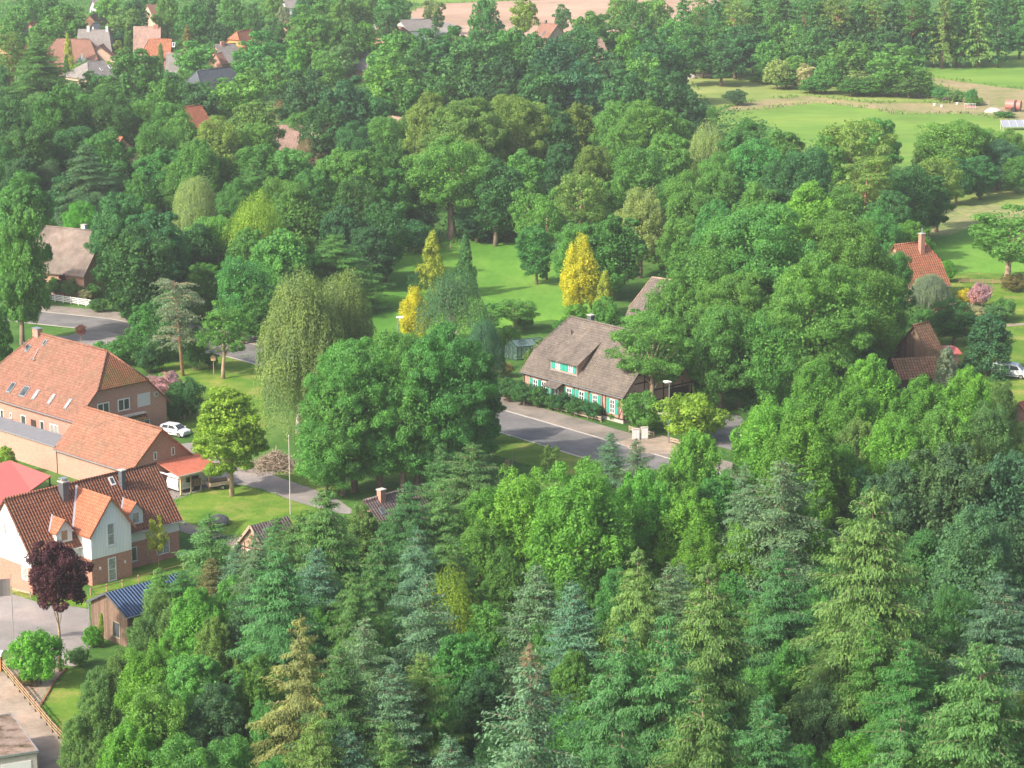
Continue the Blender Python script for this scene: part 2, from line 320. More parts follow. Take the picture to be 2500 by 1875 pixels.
# fields, upper right
CC=lambda pts:zc(pts,1650,0)
sheet('field',CC([(1480,345),(2300,300),(2400,300),(2400,590),(2000,545),(1620,490)]),M['g_farg'],.02,'smooth bright green field at the upper right edge')
sheet('track',CC([(1560,480),(1620,488),(2000,543),(2400,590),(2400,790),(2120,770),(1850,720),(1370,722),(1260,690),(900,650),(560,690),(240,720),(330,680),(480,640),(820,608),(1250,652),(1700,650),(1900,625),(1700,560)]),M['g_dirt'],.016,'worn brown track between the fields')
sheet('meadow',CC([(-60,410),(400,470),(760,520),(1300,560),(1700,600),(1900,625),(1700,650),(1250,652),(820,608),(480,640),(230,705),(-80,690)]),M['g_far'],.012,'olive meadow below the far hedge')
sheet('field',CC([(200,720),(560,690),(900,650),(1260,690),(1370,722),(1850,720),(2120,770),(2400,800),(2400,1100),(900,1100),(300,900)]),M['g_farg'],.012,'green field behind the row of tall trees')
sheet('meadow',CC([(1650,1250),(1790,1200),(2400,1140),(2400,1320),(1950,1290),(1700,1330)]),M['g_far'],.012,'small yellow green meadow at the right edge')
sheet('reed_bed',CC([(1500,1330),(1700,1330),(1950,1290),(2400,1320),(2400,1380),(1980,1400),(1700,1500),(1550,1520)]),M['g_reed'],.010,'strip of dry reeds beside the small meadow')
sheet('meadow',CC([(1550,1520),(1700,1500),(1980,1400),(2500,1380),(2500,2100),(1900,2100),(1700,1900)]),M['g_meadow'],.008,'bright green meadow right of the red tiled house')
sheet('lawn',pxpoly([(2040,590),(2300,590),(2300,980),(2080,830),(2030,740)]),M['g_lawn'],.014,'sunny lawn with flower shrubs at the right edge')
sheet('path',CC([(2020,2070),(2100,2050),(2203,2045),(2400,2035),(2400,2050),(2203,2058),(2100,2066)]),M['gravel'],.03,'pale path across the lawn at the right edge')
# ploughed pale field at the top
BBz=lambda pts:zc(pts,830,0)
sheet('field',BBz([(330,170),(450,70),(560,25),(930,12),(1400,-5),(2150,-30),(2500,-40),(2200,130),(1900,250),(1400,300),(700,220)]),M['g_tan'],.02,'pale ploughed field at the top of the view')
sheet('field',BBz([(400,15),(560,22),(930,10),(1500,-8),(1500,-70),(400,-70)]),M['g_farg'],.018,'green strip beyond the pale ploughed field')
sheet('yard',BBz([(150,170),(420,110),(620,125),(800,180),(600,230),(200,230)]),M['paving'],.024,'grey yard beside the pale ploughed field')
# village street
CL=[(-120,388),(-84,376),(-62,366),(-39,349),(-15,324.5),(4.6,301.6),(19,284.5),(34,266),(60,236)]
def strip(cl,o0,o1):
    L_,R_=[],[]
    for i,(x,y) in enumerate(cl):
        a=cl[max(i-1,0)]; b=cl[min(i+1,len(cl)-1)]; d=math.hypot(b[0]-a[0],b[1]-a[1]); nx,ny=-(b[1]-a[1])/d,(b[0]-a[0])/d
        L_.append((x+nx*o1,y+ny*o1)); R_.append((x+nx*o0,y+ny*o0))
    return R_+L_[::-1]
sheet('road',strip(CL,-3.6,3.6),M['asphalt'],.024,'grey asphalt village street')
sheet('gutter',strip(CL,3.6,4.0),M['kerb'],.028,'pale gutter stones along the street'); sheet('gutter',strip(CL,-4.0,-3.6),M['kerb'],.028,'pale gutter stones on the near side of the street')
sheet('pavement',strip(CL,4.0,8.2),M['cobble'],.032,'cobbled pavement along the half-timbered house')
DD=lambda pts:zc(pts,0,620)
sheet('forecourt',DD([(430,520),(600,470),(870,540),(870,600),(700,640),(420,570),(330,520)]),M['paving'],.036,'pale paved entrance behind the brick farmhouse')
sheet('verge',strip([(-5,312),(4.6,301.6),(19,284.5),(27,275)],-11,-4.0),M['g_lawn'],.012,'green verge between the street and the near wood')
sheet('driveway',DD([(1180,560),(1500,520),(1700,600),(1640,710),(1400,640),(1200,610)]),M['paving'],.02,'grey paved side lane behind the cedar')
# yard of the barn and drive
QQ=lambda pts:zc(pts,380,1000,.18987)
sheet('driveway',QQ([(100,470),(560,415),(760,560),(1380,800),(1520,770),(1560,860),(2000,1010),(2350,1160),(2600,1350),(2300,1330),(1850,1200),(1400,1045),(1150,975),(900,960),(660,1020),(300,1140),(-100,1240),(-200,900)]),M['paving'],.02,'grey paved yard and drive beside the carport')
sheet('lawn',QQ([(250,1145),(660,1025),(1000,955),(1150,980),(1400,1050),(1850,1205),(2300,1340),(2200,1700),(1200,1700),(1000,1640),(560,1520),(250,1420)]),M['g_lawn'],.016,'sunny lawn round the lone maple tree')
sheet('path',QQ([(340,1430),(560,1510),(900,1620),(1150,1660),(1300,1760),(1000,1760),(560,1640),(300,1560)]),M['cobble'],.022,'narrow grey path along the white gabled house')
sheet('lawn',DD([(1000,700),(1640,640),(1700,1150),(1240,1190),(1210,1110),(1050,1120)]),M['g_lawn'],.012,'garden lawn behind the lone maple tree')
sheet('lawn',QQ([(1520,850),(1700,770),(2350,900),(2350,1150),(2000,1010)]),M['g_lawn'],.03,'small lawn right of the drive')
# front left court
RR=lambda pts:zc(pts,0,1380,.2983)
sheet('courtyard',RR([(-400,180),(100,230),(380,330),(560,330),(730,360),(760,640),(640,820),(590,830),(470,800),(120,690),(-400,720)]),M['paving'],.012,'grey paved courtyard in front of the white gabled house')
sheet('lawn',RR([(60,110),(760,250),(760,120),(900,-60),(1500,-140),(1500,40),(1000,200),(740,300),(720,350),(520,330),(240,280),(80,230)]),M['g_lawn'],.016,'strip of lawn round the white gabled house')
sheet('driveway',RR([(-300,830),(10,850),(290,1170),(560,1500),(620,1700),(-300,1700)]),M['gravel'],.014,'gravel drive beside the flat roofed garage')
sheet('flower_bed',RR([(20,780),(160,740),(520,860),(520,890),(330,1150),(290,1160)]),M['gravel'],.018,'gravel bed around the bright green bush')
sheet('lawn',RR([(335,1150),(440,960),(560,840),(700,860),(760,1300),(600,1480),(420,1250)]),M['g_lawn'],.022,'small shaded lawn beside the rail fence')
sheet('forecourt',zc([(2040,1150),(1840,1165),(1770,1190),(1860,1260),(2110,1270),(2160,1190)],830,620),M['gravel'],.040,'sandy gravel patch in front of the white cabinets')
sheet('yard',zc([(215,1010),(400,1020),(470,1100),(420,1260),(200,1200),(160,1100)],1650,620),M['asphalt'],.02,'dark parking yard right of the yellow green bush')
# ------------------------------------------------------------------ buildings
class House:
    """local frame: X along the ridge, -Y the long side, Z up, origin at the centre on the ground"""
    def __init__(s,name,label,cat,c,th,L,W,zr,slope,ov=.4,ovx=.35,hipL=None,hipR=None,runL=0,runR=0,z0=0.,roof='orange_tile',wall='brick',group=None,th_roof=.16,wall_name='wall'):
        s.L,s.W,s.zr,s.sl,s.ov=L,W,zr,slope,ov; s.e=empty(name,(c[0],c[1],z0),R(th),label,cat,group); s.roofmat=M[roof]; s.wallmat=M[wall]
        zw=zr-slope*W/2-.12; s.zw=zw
        mb=MB(); h=W/2
        for x0,x1 in ((-L/2,L/2),):
            mb.face([(x0,-h,0),(x1,-h,0),(x1,-h,zw),(x0,-h,zw)],[(x0,0),(x1,0),(x1,zw),(x0,zw)])
            mb.face([(x1,h,0),(x0,h,0),(x0,h,zw),(x1,h,zw)],[(x1,0),(x0,0),(x0,zw),(x1,zw)])
        for x,hz in ((-L/2,hipL),(L/2,hipR)):
            top=zr-.12 if hz is None else hz-.05
            pts=[(-h,0),(h,0),(h,zw)]
            if top<=zw+.05: pts+=[(-h,zw)]
            elif hz is None: pts+=[(0,top),(-h,zw)]
            else:
                yh=(zr-.12-top)/slope; pts+=[(yh,top),(-yh,top),(-h,zw)]
            mb.face([(x,a,z) for a,z in pts],[(a,z) for a,z in pts])
        s.wall=mb.build(wall_name,s.wallmat,s.e,fix=True)
        H=h+ov; ze=zr-slope*H; k=math.hypot(1,slope)
        xl,xr=-L/2-ovx,L/2+ovx
        def end(x,sg,hz,run):
            # returns ridge x, hip corners
            if hz is None: return x,None
            yh=(zr-hz)/slope; return x-sg*run,(x,yh,hz)
        rl,cl=end(xl,-1,hipL,runL); rr,cr=end(xr,1,hipR,runR)
        tops,uvs=[],[]
        for sg in (-1,1):
            p=[(rl,0,zr),(rr,0,zr)]
            if cr: p.append((xr,sg*cr[1],cr[2]))
            if not cr or cr[1]<H-1e-3: p.append((xr,sg*H,ze))
            if not cl or cl[1]<H-1e-3: p.append((xl,sg*H,ze))
            if cl: p.append((xl,sg*cl[1],cl[2]))
            if sg>0: p=p[::-1]
            p=p[::-1]
            tops.append(p); uvs.append([(q[0],-abs(q[1])*k) for q in p])
        s.roof=MB().slab(tops,uvs,th_roof).build('roof',s.roofmat,s.e)
        s.hips=[]
        for cc,rx,sg in ((cl,rl,-1),(cr,rr,1)):
            if cc:
                x=cc[0]; p=[(x,-sg*cc[1],cc[2]),(x,sg*cc[1],cc[2]),(rx,0,zr)]
                if sg<0: p=p
                kk=math.hypot(x-rx,zr-cc[2])
                s.hips.append((p,[(-cc[1],-kk),(cc[1],-kk),(0,0)],sg))
        s.xl,s.xr,s.H,s.ze,s.rl,s.rr=xl,xr,H,ze,rl,rr
    def hip_roofs(s,mats=None):
        for i,(p,uv,sg) in enumerate(s.hips):
            MB().slab([p],[uv],.14).build('hip_roof',M[mats] if mats else s.roofmat,s.e)
        return s
    def ridge(s,mat=None,r=.16):
        mb=MB(); mb.tube([(s.rl,0,s.zr+.03),(s.rr,0,s.zr+.03)],[r,r],8)
        for p,uv,sg in s.hips:
            mb.tube([p[2],p[0]],[r*.8,r*.8],6); mb.tube([p[2],p[1]],[r*.8,r*.8],6)
        mb.build('ridge_tiles',mat or s.roofmat,s.e,smooth=True); return s
    def fp(s,face,a,d,z):
        L,W=s.L/2,s.W/2
        return {'F':(a,-W-d,z),'B':(a,W+d,z),'R':(L+d,a,z),'L':(-L-d,a,z)}[face]
    def fbox(s,mb,face,a0,a1,d0,d1,z0,z1,mi=0):
        p=s.fp(face,a0,d0,z0);q=s.fp(face,a1,d1,z1)
        mb.box(min(p[0],q[0]),max(p[0],q[0]),min(p[1],q[1]),max(p[1],q[1]),z0,z1,mi=mi)
    def window(s,face,a0,a1,z0,z1,mull=1,hbar=0,pane='glass',frame='white_frame',name='window',sill=None,fw=.09,parent=None,off=0):
        mb=MB(); b=lambda *a:s.fbox(mb,face,*a)
        o=off
        b(a0,a0+fw,o-.05,o+.06,z0,z1); b(a1-fw,a1,o-.05,o+.06,z0,z1); b(a0+fw,a1-fw,o-.05,o+.06,z0,z0+fw); b(a0+fw,a1-fw,o-.05,o+.06,z1-fw,z1)
        for i in range(mull):
            c=a0+(a1-a0)*(i+1)/(mull+1); b(c-fw*.45,c+fw*.45,o-.05,o+.055,z0+fw,z1-fw)
        for i in range(hbar):
            c=z0+(z1-z0)*(i+1)/(hbar+1); b(a0+fw,a1-fw,o-.05,o+.05,c-fw*.35,c+fw*.35)
        fr=mb.build(name,M[frame],s.e if parent is None else parent)
        mb=MB(); s.fbox(mb,face,a0+fw*.9,a1-fw*.9,o-.04,o+.025,z0+fw*.9,z1-fw*.9); mb.build('pane',M[pane],fr)
        if sill: mb=MB(); s.fbox(mb,face,a0-.08,a1+.08,o-.04,o+.12,z0-.09,z0-.002); mb.build('sill',M[sill],fr)
        return fr
    def panel(s,name,face,a0,a1,z0,z1,mat,d=.05,off=0):
        mb=MB(); s.fbox(mb,face,a0,a1,off-.04,off+d,z0,z1); return mb.build(name,M[mat],s.e)
    def patch(s,name,x0,x1,y0,y1,mat,t=.06,frame=None,pane=None):
        # plate lying on the -Y or +Y roof slope between y0 and y1
        def q(x,y,u): return (x,y,s.zr-s.sl*abs(y)+u)
        def plate(x0,x1,y0,y1,u0,u1):
            mb=MB(); P=[q(x,y,u) for u in (u0,u1) for x,y in ((x0,y0),(x1,y0),(x1,y1),(x0,y1))]
            for ids in ((0,1,5,4),(1,2,6,5),(2,3,7,6),(3,0,4,7),(4,5,6,7),(3,2,1,0)): mb.face([P[i] for i in ids])
            return mb
        o=plate(x0,x1,y0,y1,-.1,t).build(name,M[mat],s.e)
        if pane: m=.12; plate(x0+m,x1-m,y0+m*.7,y1-m*.7,0,t+.02).build('pane',M[pane],o)
        return o
    def chimney(s,x,y,wx,wy,ztop,mat='brick',cap='concrete',pipe=0,flash='zinc'):
        mb=MB().box(x-wx/2,x+wx/2,y-wy/2,y+wy/2,s.zr-s.sl*(abs(y)+wy)-.3,ztop); o=mb.build('chimney',M[mat],s.e)
        if cap: MB().box(x-wx/2-.08,x+wx/2+.08,y-wy/2-.08,y+wy/2+.08,ztop,ztop+.1).build('chimney_cap',M[cap],o)
        if pipe: MB().cyl((x,y),.11,ztop+.1,ztop+pipe,10).build('flue_pipe',M['zinc'],o)
        return o
    def gutter(s,face='F',mat='zinc',down=()):
        y=-(s.H+.06) if face=='F' else s.H+.06; mb=MB().tube([(s.xl,y,s.ze-.12),(s.xr,y,s.ze-.12)],[.07,.07],6)
        for x in down: mb.tube([(x,y,s.ze-.12),(x,y*(s.W/2+.1)/s.H,s.ze-.6),(x,y*(s.W/2+.1)/s.H,.1)],[.045]*3,6)
        return mb.build('gutter',M[mat],s.e)
# ---- white gabled house, front left
h=House('white_gabled_house','white and red brick house with red-brown tiles, two small dormers and a big cross gable','house',(-44.5,252.7),44.8,18.5,8.0,9.3,1.216,ov=.36,ovx=.3,z0=-1.2,roof='brown_tile',wall='brick_new')
h.ridge(r=.13)
WB=2.82
# white cladding above the brick storey (all four sides), 3 cm proud
mb=MB(); L,W=h.L/2,h.W/2; zw=h.zw
for sg in (-1,1):
    y=sg*(W+.04); mb.face([(-L,y,WB),(L,y,WB),(L,y,zw),(-L,y,zw)],[(-L,WB),(L,WB),(L,zw),(-L,zw)])
    x=sg*(L+.04); p=[(-W-.04,WB),(W+.04,WB),(W+.04,zw),(0,9.13),(-W-.04,zw)]; mb.face([(x,a,z) for a,z in p],p)
o=mb.build('cladding',M['white_smooth'],h.e,fix=False); o['label']='white upper walls'
# cross gable wing
wx0,wx1,wy=-3.3,1.7,-5.9; wc=(wx0+wx1)/2; pk,ea=9.0,5.75; wsl=(pk-ea)/((wx1-wx0)/2)
MB().box(wx0,wx1,wy,-3.9,0,WB).build('wing_wall',M['brick_new'],h.e)
mb=MB(); p=[(wx0,WB),(wx1,WB),(wx1,ea-.05),(wc,pk-.1),(wx0,ea-.05)]; mb.prism(p,wy-.04,-1.2); o=mb.build('gable_wall',M['white_board'],h.e); o['label']='white boarded gable of the cross wing'
xe=.36; ze=ea-wsl*xe; y0=wy-.35
yb=lambda z:-(9.3-z)/1.216   # where the main roof has height z
tops=[];uvs=[]; k=math.hypot(1,wsl)
for sg in (-1,1):
    X=wc+sg*((wx1-wx0)/2+xe); q=[(wc,y0,pk),(X,y0,ze),(X,yb(ze)+.0,ze),(wc,yb(pk),pk)]
    if sg<0: q=q[::-1]
    tops.append(q); uvs.append([(a[1],-abs(a[0]-wc)*k) for a in q])
MB().slab(tops,uvs,.14).build('wing_roof',M['new_orange_tile'],h.e)
for sg in (-1,1):
    X=wc+sg*((wx1-wx0)/2+xe); MB().bar((wc,yb(pk)-.02,pk+.05),(X,yb(ze)-.02,ze+.05),.22,.05).build('valley_flashing',M['zinc'],h.e)
mb=MB()
for sg in (-1,1): mb.bar((wc,y0-.03,pk-.07),(wc+sg*((wx1-wx0)/2+xe),y0-.03,ze-.07),.05,.2)
mb.build('bargeboard',M['new_orange_tile'],h.e)
def wingbox(mb,a0,a1,d0,d1,z0,z1): mb.box(a0,a1,wy-d1,wy-d0,z0,z1)
h2=h; W_keep=h.W; h.W=-2*wy   # let the F face be the wing front
h.window('F',-1.3,-.38,3.85,6.2,0,1,'curtain_glass',off=.04,sill='white_frame'); h.window('F',-1.3,-.3,.05,2.5,0,1,'curtain_glass',sill='concrete')
for x in (-2.35,.75): h.panel('wall_lamp','F',x,x+.14,1.55,1.85,'white_frame',.12)
h.W=W_keep
for (x0,x1,pn) in ((-6.0,-4.1,'curtain_glass'),(2.9,4.8,'glass')):
    c=(x0+x1)/2; yf=-3.85; e0,e1=5.95,7.0
    mb=MB().prism([(x0,4.5),(x1,4.5),(x1,e0),(c,e1),(x0,e0)],yf,-1.8); d=mb.build('dormer',M['white_smooth'],h.e)
    sl=(e1-e0)/((x1-x0)/2); tops=[];uvs=[];zb=e0-sl*.25+.08
    for sg in (-1,1):
        X=c+sg*((x1-x0)/2+.25); q=[(c,yf-.3,e1+.08),(X,yf-.3,zb),(X,yb(zb),zb),(c,yb(e1+.08),e1+.08)]
        if sg<0: q=q[::-1]
        tops.append(q); uvs.append([(a[1],-abs(a[0]-c)*1.4) for a in q])
    MB().slab(tops,uvs,.1).build('dormer_roof',M['new_orange_tile'],d)
    mb=MB()
    for a in ((c-.45,c-.38),(c+.38,c+.45)): mb.box(a[0],a[1],yf-.05,yf+.02,4.75,5.95)
    mb.box(c-.38,c+.38,yf-.05,yf+.02,4.75,4.83); mb.box(c-.38,c+.38,yf-.05,yf+.02,5.87,5.95); f=mb.build('dormer_window',M['white_frame'],d)
    # the panes of the two dormers differ: bronze blind on the left one
    MB().box(c-.38,c+.38,yf-.03,yf+.02,4.83,5.87).build('dormer_pane',M['wood'] if pn=='curtain_glass' else M['curtain_glass'],d)
    mb=MB().bar((c,yb(e1+.08)-.03,e1+.14),(c-((x1-x0)/2+.25),yb(zb)-.03,zb+.05),.16,.04); mb.build('dormer_flashing',M['zinc'],d)
# windows of the main body
h.window('R',-1.2,1.0,.8,2.1,1); h.window('F',3.0,3.75,.75,2.3,0,0,sill='concrete'); h.window('F',6.3,7.95,.7,2.35,1,0,'curtain_glass'); 
h.window('L',-3.4,-2.3,1.35,2.7,0,0,'curtain_glass'); h.window('L',-.1,.55,5.35,6.75,0,0,'curtain_glass',off=.04,sill='white_frame'); h.window('L',-2.15,-1.65,5.35,6.65,0,0,'curtain_glass',off=.04,sill='white_frame')
h.window('F',-4.6,-3.7,1.0,2.3,0,0,'curtain_glass')
c1=h.chimney(-2.75,-.75,.75,.85,9.9,'slate_clad','concrete'); MB().box(-3.15,-2.35,-1.1,-.4,10.25,10.32).bar((-3.05,-1.0,10.0),(-3.05,-1.0,10.28),.05).bar((-2.45,-1.0,10.0),(-2.45,-1.0,10.28),.05).bar((-3.05,-.5,10.0),(-3.05,-.5,10.28),.05).bar((-2.45,-.5,10.0),(-2.45,-.5,10.28),.05).build('chimney_hood',M['zinc'],c1)
h.chimney(4.4,-1.0,.5,.6,9.75,'slate_clad','concrete')
h.patch('skylight',3.15,3.75,-.85,-.25,'white_frame',.1,pane='glass'); h.gutter('F','zinc',(5.1,))
# ---- brick farmhouse
h=House('brick_farmhouse','large red brick farmhouse with long orange half-hipped roof and roof windows','house',(-54.4,306.3),-44.4,19.6,13.4,10.7,.986,ov=.5,ovx=.35,hipL=6.9,hipR=6.9,runL=3.,runR=3.,roof='orange_tile',wall='brick')
h.hip_roofs('hip_tile').ridge(M['orange_tile'])
# narrow band of paler brick along the yard-side wall
h.panel('window_band','F',-9.7,9.7,3.25,3.4,'brick_pale',.03)
for a,b,z0,z1,m in ((-6.3,-5.6,1.1,2.2,0),(-4.25,-3.8,1.45,2.15,0),(-1.9,-.85,1.0,2.3,0),(2.1,2.95,.85,2.3,0),(4.1,5.9,1.05,2.3,1)): h.window('F',a,b,z0,z1,m,0,'curtain_glass' if m else 'glass',sill='brick')
h.panel('door','F',.2,1.25,.05,2.1,'timber',.06); 
for a,b,p in ((-3.74,-1.96,'glass'),(-.67,1.12,'glass')): h.window('R',a,b,3.65,5.15,1,0,p,sill='brick',fw=.12)
h.panel('roller_shutter','R',2.3,4.25,3.65,5.3,'shutter_grey',.04)
mb=MB(); mb.tube([(9.8,5.15,4.85),(9.9,5.15,4.85)],[.36,.36],18); o=mb.build('wall_disc',M['concrete'],h.e); mb=MB(); mb.tube([(9.86,5.15,4.85),(9.93,5.15,4.85)],[.2,.2],12); mb.build('disc_centre',M['stone'],o)
h.window('R',2.3,4.05,.35,2.0,1,0,'glass',fw=.12); h.panel('door','R',.9,2.1,.05,2.0,'timber',.06)
MB().slab([[(9.75,-1.2,3.1),(10.9,-1.2,2.4),(10.9,3.2,2.4),(9.75,3.2,3.1)]],[[(-1.2,0),(-1.2,-1.3),(3.2,-1.3),(3.2,0)]],.12).build('canopy',M['hip_tile'],h.e)
MB().box(9.8,10.7,-1.1,3.1,2.98,3.1).build('canopy_ledge',M['concrete'],h.e)
for x0,x1 in ((-5.6,-4.6),(-2.95,-1.6),(-.3,.45),(2.95,3.7),(6.35,7.05)): h.patch('skylight',x0+.1,x1,-6.35,-5.3,'grey_metal',.12,pane='glass' if x0<-1 else 'curtain_glass')
h.chimney(-7.1,-.15,1.1,.7,11.3,'brick','zinc'); h.patch('skylight',-7.3,-6.6,-2.1,-1.4,'grey_metal',.12,pane='glass'); h.patch('skylight',-5.0,-4.4,-1.1,-.5,'grey_metal',.12,pane='glass')
mb=MB().bar((-4.9,-1.6,9.35),(-4.6,-2.7,8.2),.06); mb.bar((-5.1,-2.7,8.2),(-4.2,-2.7,8.2),.25,.1); mb.build('roof_step',M['zinc'],h.e)
h.gutter('F')
mb=MB().tube([(-7.4,-1.9,8.9),(-7.4,-1.9,9.6)],[.03,.03],6).tube([(-7.45,-2.0,9.5),(-7.4,-1.92,9.52)],[.38,.36],16); mb.build('satellite_dish',M['grey_metal'],h.e)
for x in (3.1,4.4): pass
# ---- barn
h=House('brick_barn','brick barn with weathered orange roof between farmhouse and white house','barn',(-44.75,282.5),-44.4,14.0,8.6,7.15,.90,ov=.35,ovx=.3,roof='barn_tile',wall='brick_pale')
h.ridge(); MB().face([(7.03,-4.29,0),(7.03,4.29,0),(7.03,4.29,h.zw),(7.03,0,7.03),(7.03,-4.29,h.zw)],[(-4.3,0),(4.3,0),(4.3,3),(0,7),(-4.3,3)]).build('gable_wall',M['brick'],h.e,fix=False)
h.window('R',-1.1,-.65,3.65,4.6,0,off=.03); h.window('R',1.45,1.9,3.7,4.65,0,off=.03)
mb=MB(); mb.bar((7.36,-4.65,2.9),(7.36,0,7.08),.06,.22); mb.bar((7.36,0,7.08),(7.36,4.65,2.9),.06,.22); mb.build('bargeboard',M['rust_tile'],h.e); h.gutter('F')
# lean-to canopy on the gable with a caravan under it
cano=empty('carport',h.e.location,h.e.rotation_euler.z,'open carport with salmon pink roof against the barn gable','carport')
MB().slab([[(7.1,-.7,3.35),(10.95,-.7,2.45),(10.95,5.2,2.45),(7.1,5.2,3.35)]],[[(-.7,0),(-.7,-4),(5.2,-4),(5.2,0)]],.1).build('roof',M['salmon_sheet'],cano)
MB().box(10.97,11.02,-.75,5.25,2.3,2.46).box(7.1,11.0,-.79,-.71,2.25,2.4).build('fascia',M['white_frame'],cano)
for y in (-.3,3.75): MB().box(10.6,10.78,y,y+.18,0,2.36).build('post',M['post_wood'],cano)
MB().bar((10.7,-.2,1.7),(10.0,-.2,2.5),.1).bar((10.69,.0,1.7),(10.69,.8,2.35),.1).build('brace',M['post_wood'],cano)
for y in (1.2,2.65): MB().box(10.62,10.72,y,y+.1,0,1.5 if y>2 else 2.36).build('post',M['grey_wood'],cano)
MB().box(10.6,10.68,1.3,2.65,.7,1.6).build('board',M['old_wood'],cano)
def to_world(e,p): 
    ca,sa=math.cos(e.rotation_euler.z),math.sin(e.rotation_euler.z); return (e.location.x+p[0]*ca-p[1]*sa,e.location.y+p[0]*sa+p[1]*ca,e.location.z+(p[2] if len(p)>2 else 0))
x,y,z=to_world(cano,(9.0,2.0)); car=empty('caravan',(x,y,0),cano.rotation_euler.z,'white touring caravan parked under the carport','caravan')
pr=[(-2.0,.45),(2.0,.45),(2.15,1.1),(1.95,2.1),(-1.9,2.1),(-2.15,1.2)]
MB().prism(pr,-1.0,1.0,'x').build('body',M['white_smooth'],car); MB().prism([(-.9,1.15),(.9,1.15),(.9,1.75),(-.9,1.75)],1.0,1.02,'x').build('window',M['glass'],car); MB().box(.99,1.015,-1.9,1.9,.9,.94).box(.99,1.015,-1.9,1.9,.75,.79).build('trim_line',M['grey_metal'],car)
for sx in (-1,1):
    wh=MB().tube([(sx*.85,0,.32),(sx*1.02,0,.32)],[.32,.32],18).build('wheel',M['rubber'],car); MB().tube([(sx*.9,0,.32),(sx*1.03,0,.32)],[.17,.17],12).build('rim',M['chrome'],wh)
MB().bar((-.5,2.0,.45),(0,3.0,.45),.07).bar((.5,2.0,.45),(0,3.0,.45),.07).build('drawbar',M['grey_metal'],car)
# flat roofed annex left of the barn
h=House('flat_roofed_annex','long pale brick annex with grey flat roof left of the barn','annex',to_world(h.e,(-17.2,-2.75))[:2],-44.4,20.0,3.1,3.3,0.0001,ov=.25,ovx=.1,roof='grey_flat',wall='brick_pale'); 
# ---- half-timbered house
h=House('half_timbered_house','half-timbered house with weathered grey tiled roof, teal shutters and wide dormer','house',(12.3,318.1),-48.3,18.6,12.2,10.2,1.03,ov=.42,ovx=.35,hipL=6.0,hipR=6.0,runL=2.6,runR=2.6,roof='grey_tile',wall='brick_pale')
h.hip_roofs().ridge()
mb=MB(); 
def beam(face,a0,a1,z0,z1): h.fbox(mb,face,a0,a1,-.02,.025,z0,z1)
for a in (-9.3,-8.05,-6.95+.9,-4.9,-3.85,-1.75,.15,.95,2.9,3.1,5.35,5.95,8.4,9.12): beam('F',a,a+.17,.5,3.5)
beam('F',-9.3,9.3,3.3,3.5); beam('F',-9.3,9.3,.42,.6); beam('F',-9.3,9.3,1.0,1.14) if False else None
for a in (-6.1,-4.3,-2.6,-.9,.8,2.5,4.2,5.93): beam('R',a,a+.18,.5,6.0 if abs(a)<3 else 4.0)
for z in (.45,2.0,3.4): beam('R',-6.1,6.1,z,z+.18)
beam('R',-4.3,4.3,4.7,4.87)
for a in (-6.1,-3.,0,3.,5.93): beam('L',a,a+.18,.5,4.0)
beam('L',-6.1,6.1,3.4,3.58)
mb.build('timber_frame',M['timber'],h.e)
mb=MB(); mb.bar((8.5,-6.13,.6),(9.2,-6.13,2.2),.12,.03); mb.bar((5.5,-6.13,2.2),(5.95,-6.13,.6),.12,.03); mb.build('brace',M['timber'],h.e)
h.panel('plinth','F',-9.32,9.32,0,.4,'concrete',.06); h.panel('barn_door','R',2.0,5.5,.1,3.2,'timber',.05)
for i,(a,b) in enumerate(((-7.5,-6.6),(-5.9,-5.05),(-1.14,-.18),(1.16,2.15),(3.72,4.61),(6.83,7.72))):
    h.window('F',a,b,1.0,2.8,1,2,'glass',fw=.1)
    for s0,s1 in ((a-.58,a-.04),(b+.04,b+.58)): h.panel('shutter','F',s0,s1,.95,2.85,'teal',.07)
h.panel('door','F',-3.5,-2.6,.1,2.3,'white_frame',.06); h.panel('shutter','F',-4.2,-3.65,.95,2.85,'teal',.07)
MB().slab([[(-4.1,-6.0,3.55),(-1.5,-6.0,3.55),(-1.5,-7.6,2.75),(-4.1,-7.6,2.75)][::-1]],[[(-4.1,-1.8),(-1.5,-1.8),(-1.5,0),(-4.1,0)]],.1).build('porch_roof',M['grey_tile'],h.e)
for x in (-4.0,-1.7): MB().box(x,x+.12,-7.5,-7.38,0,2.75).build('porch_post',M['timber'],h.e)
# shed dormer
dz0=10.2-1.03*5.6; d=MB().prism([(-5.6,dz0-.2),(-5.6,5.85),(-1.9,8.05),(-1.9,7.6)][::-1],-4.75,.3,'x').build('dormer',M['brick_pale'],h.e)
MB().slab([[(-5.15,-1.75,8.42),(.7,-1.75,8.42),(.7,-6.0,5.9),(-5.15,-6.0,5.9)][::-1]],[[(-5.15,-4.9),(.7,-4.9),(.7,0),(-5.15,0)]],.14).build('dormer_roof',M['grey_tile'],d)
Wk=h.W; h.W=11.2
for a in (-3.75,-1.35): 
    h.window('F',a,a+.85,4.72,5.68,1,1,'curtain_glass',fw=.09,parent=d)
for s0,s1 in ((-4.45,-3.8),(-2.85,-2.2),(-2.15,-1.42),(-.45,.08)): 
    mb=MB(); h.fbox(mb,'F',s0,s1,-.04,.07,4.68,5.72); mb.build('shutter',M['teal'],d)
mb=MB(); 
for a in (-4.76,.17): h.fbox(mb,'F',a,a+.14,-.02,.03,4.4,5.75)
h.fbox(mb,'F',-4.9,.5,0,.12,4.38,4.5); mb.build('dormer_sill',M['zinc'],d); h.W=Wk
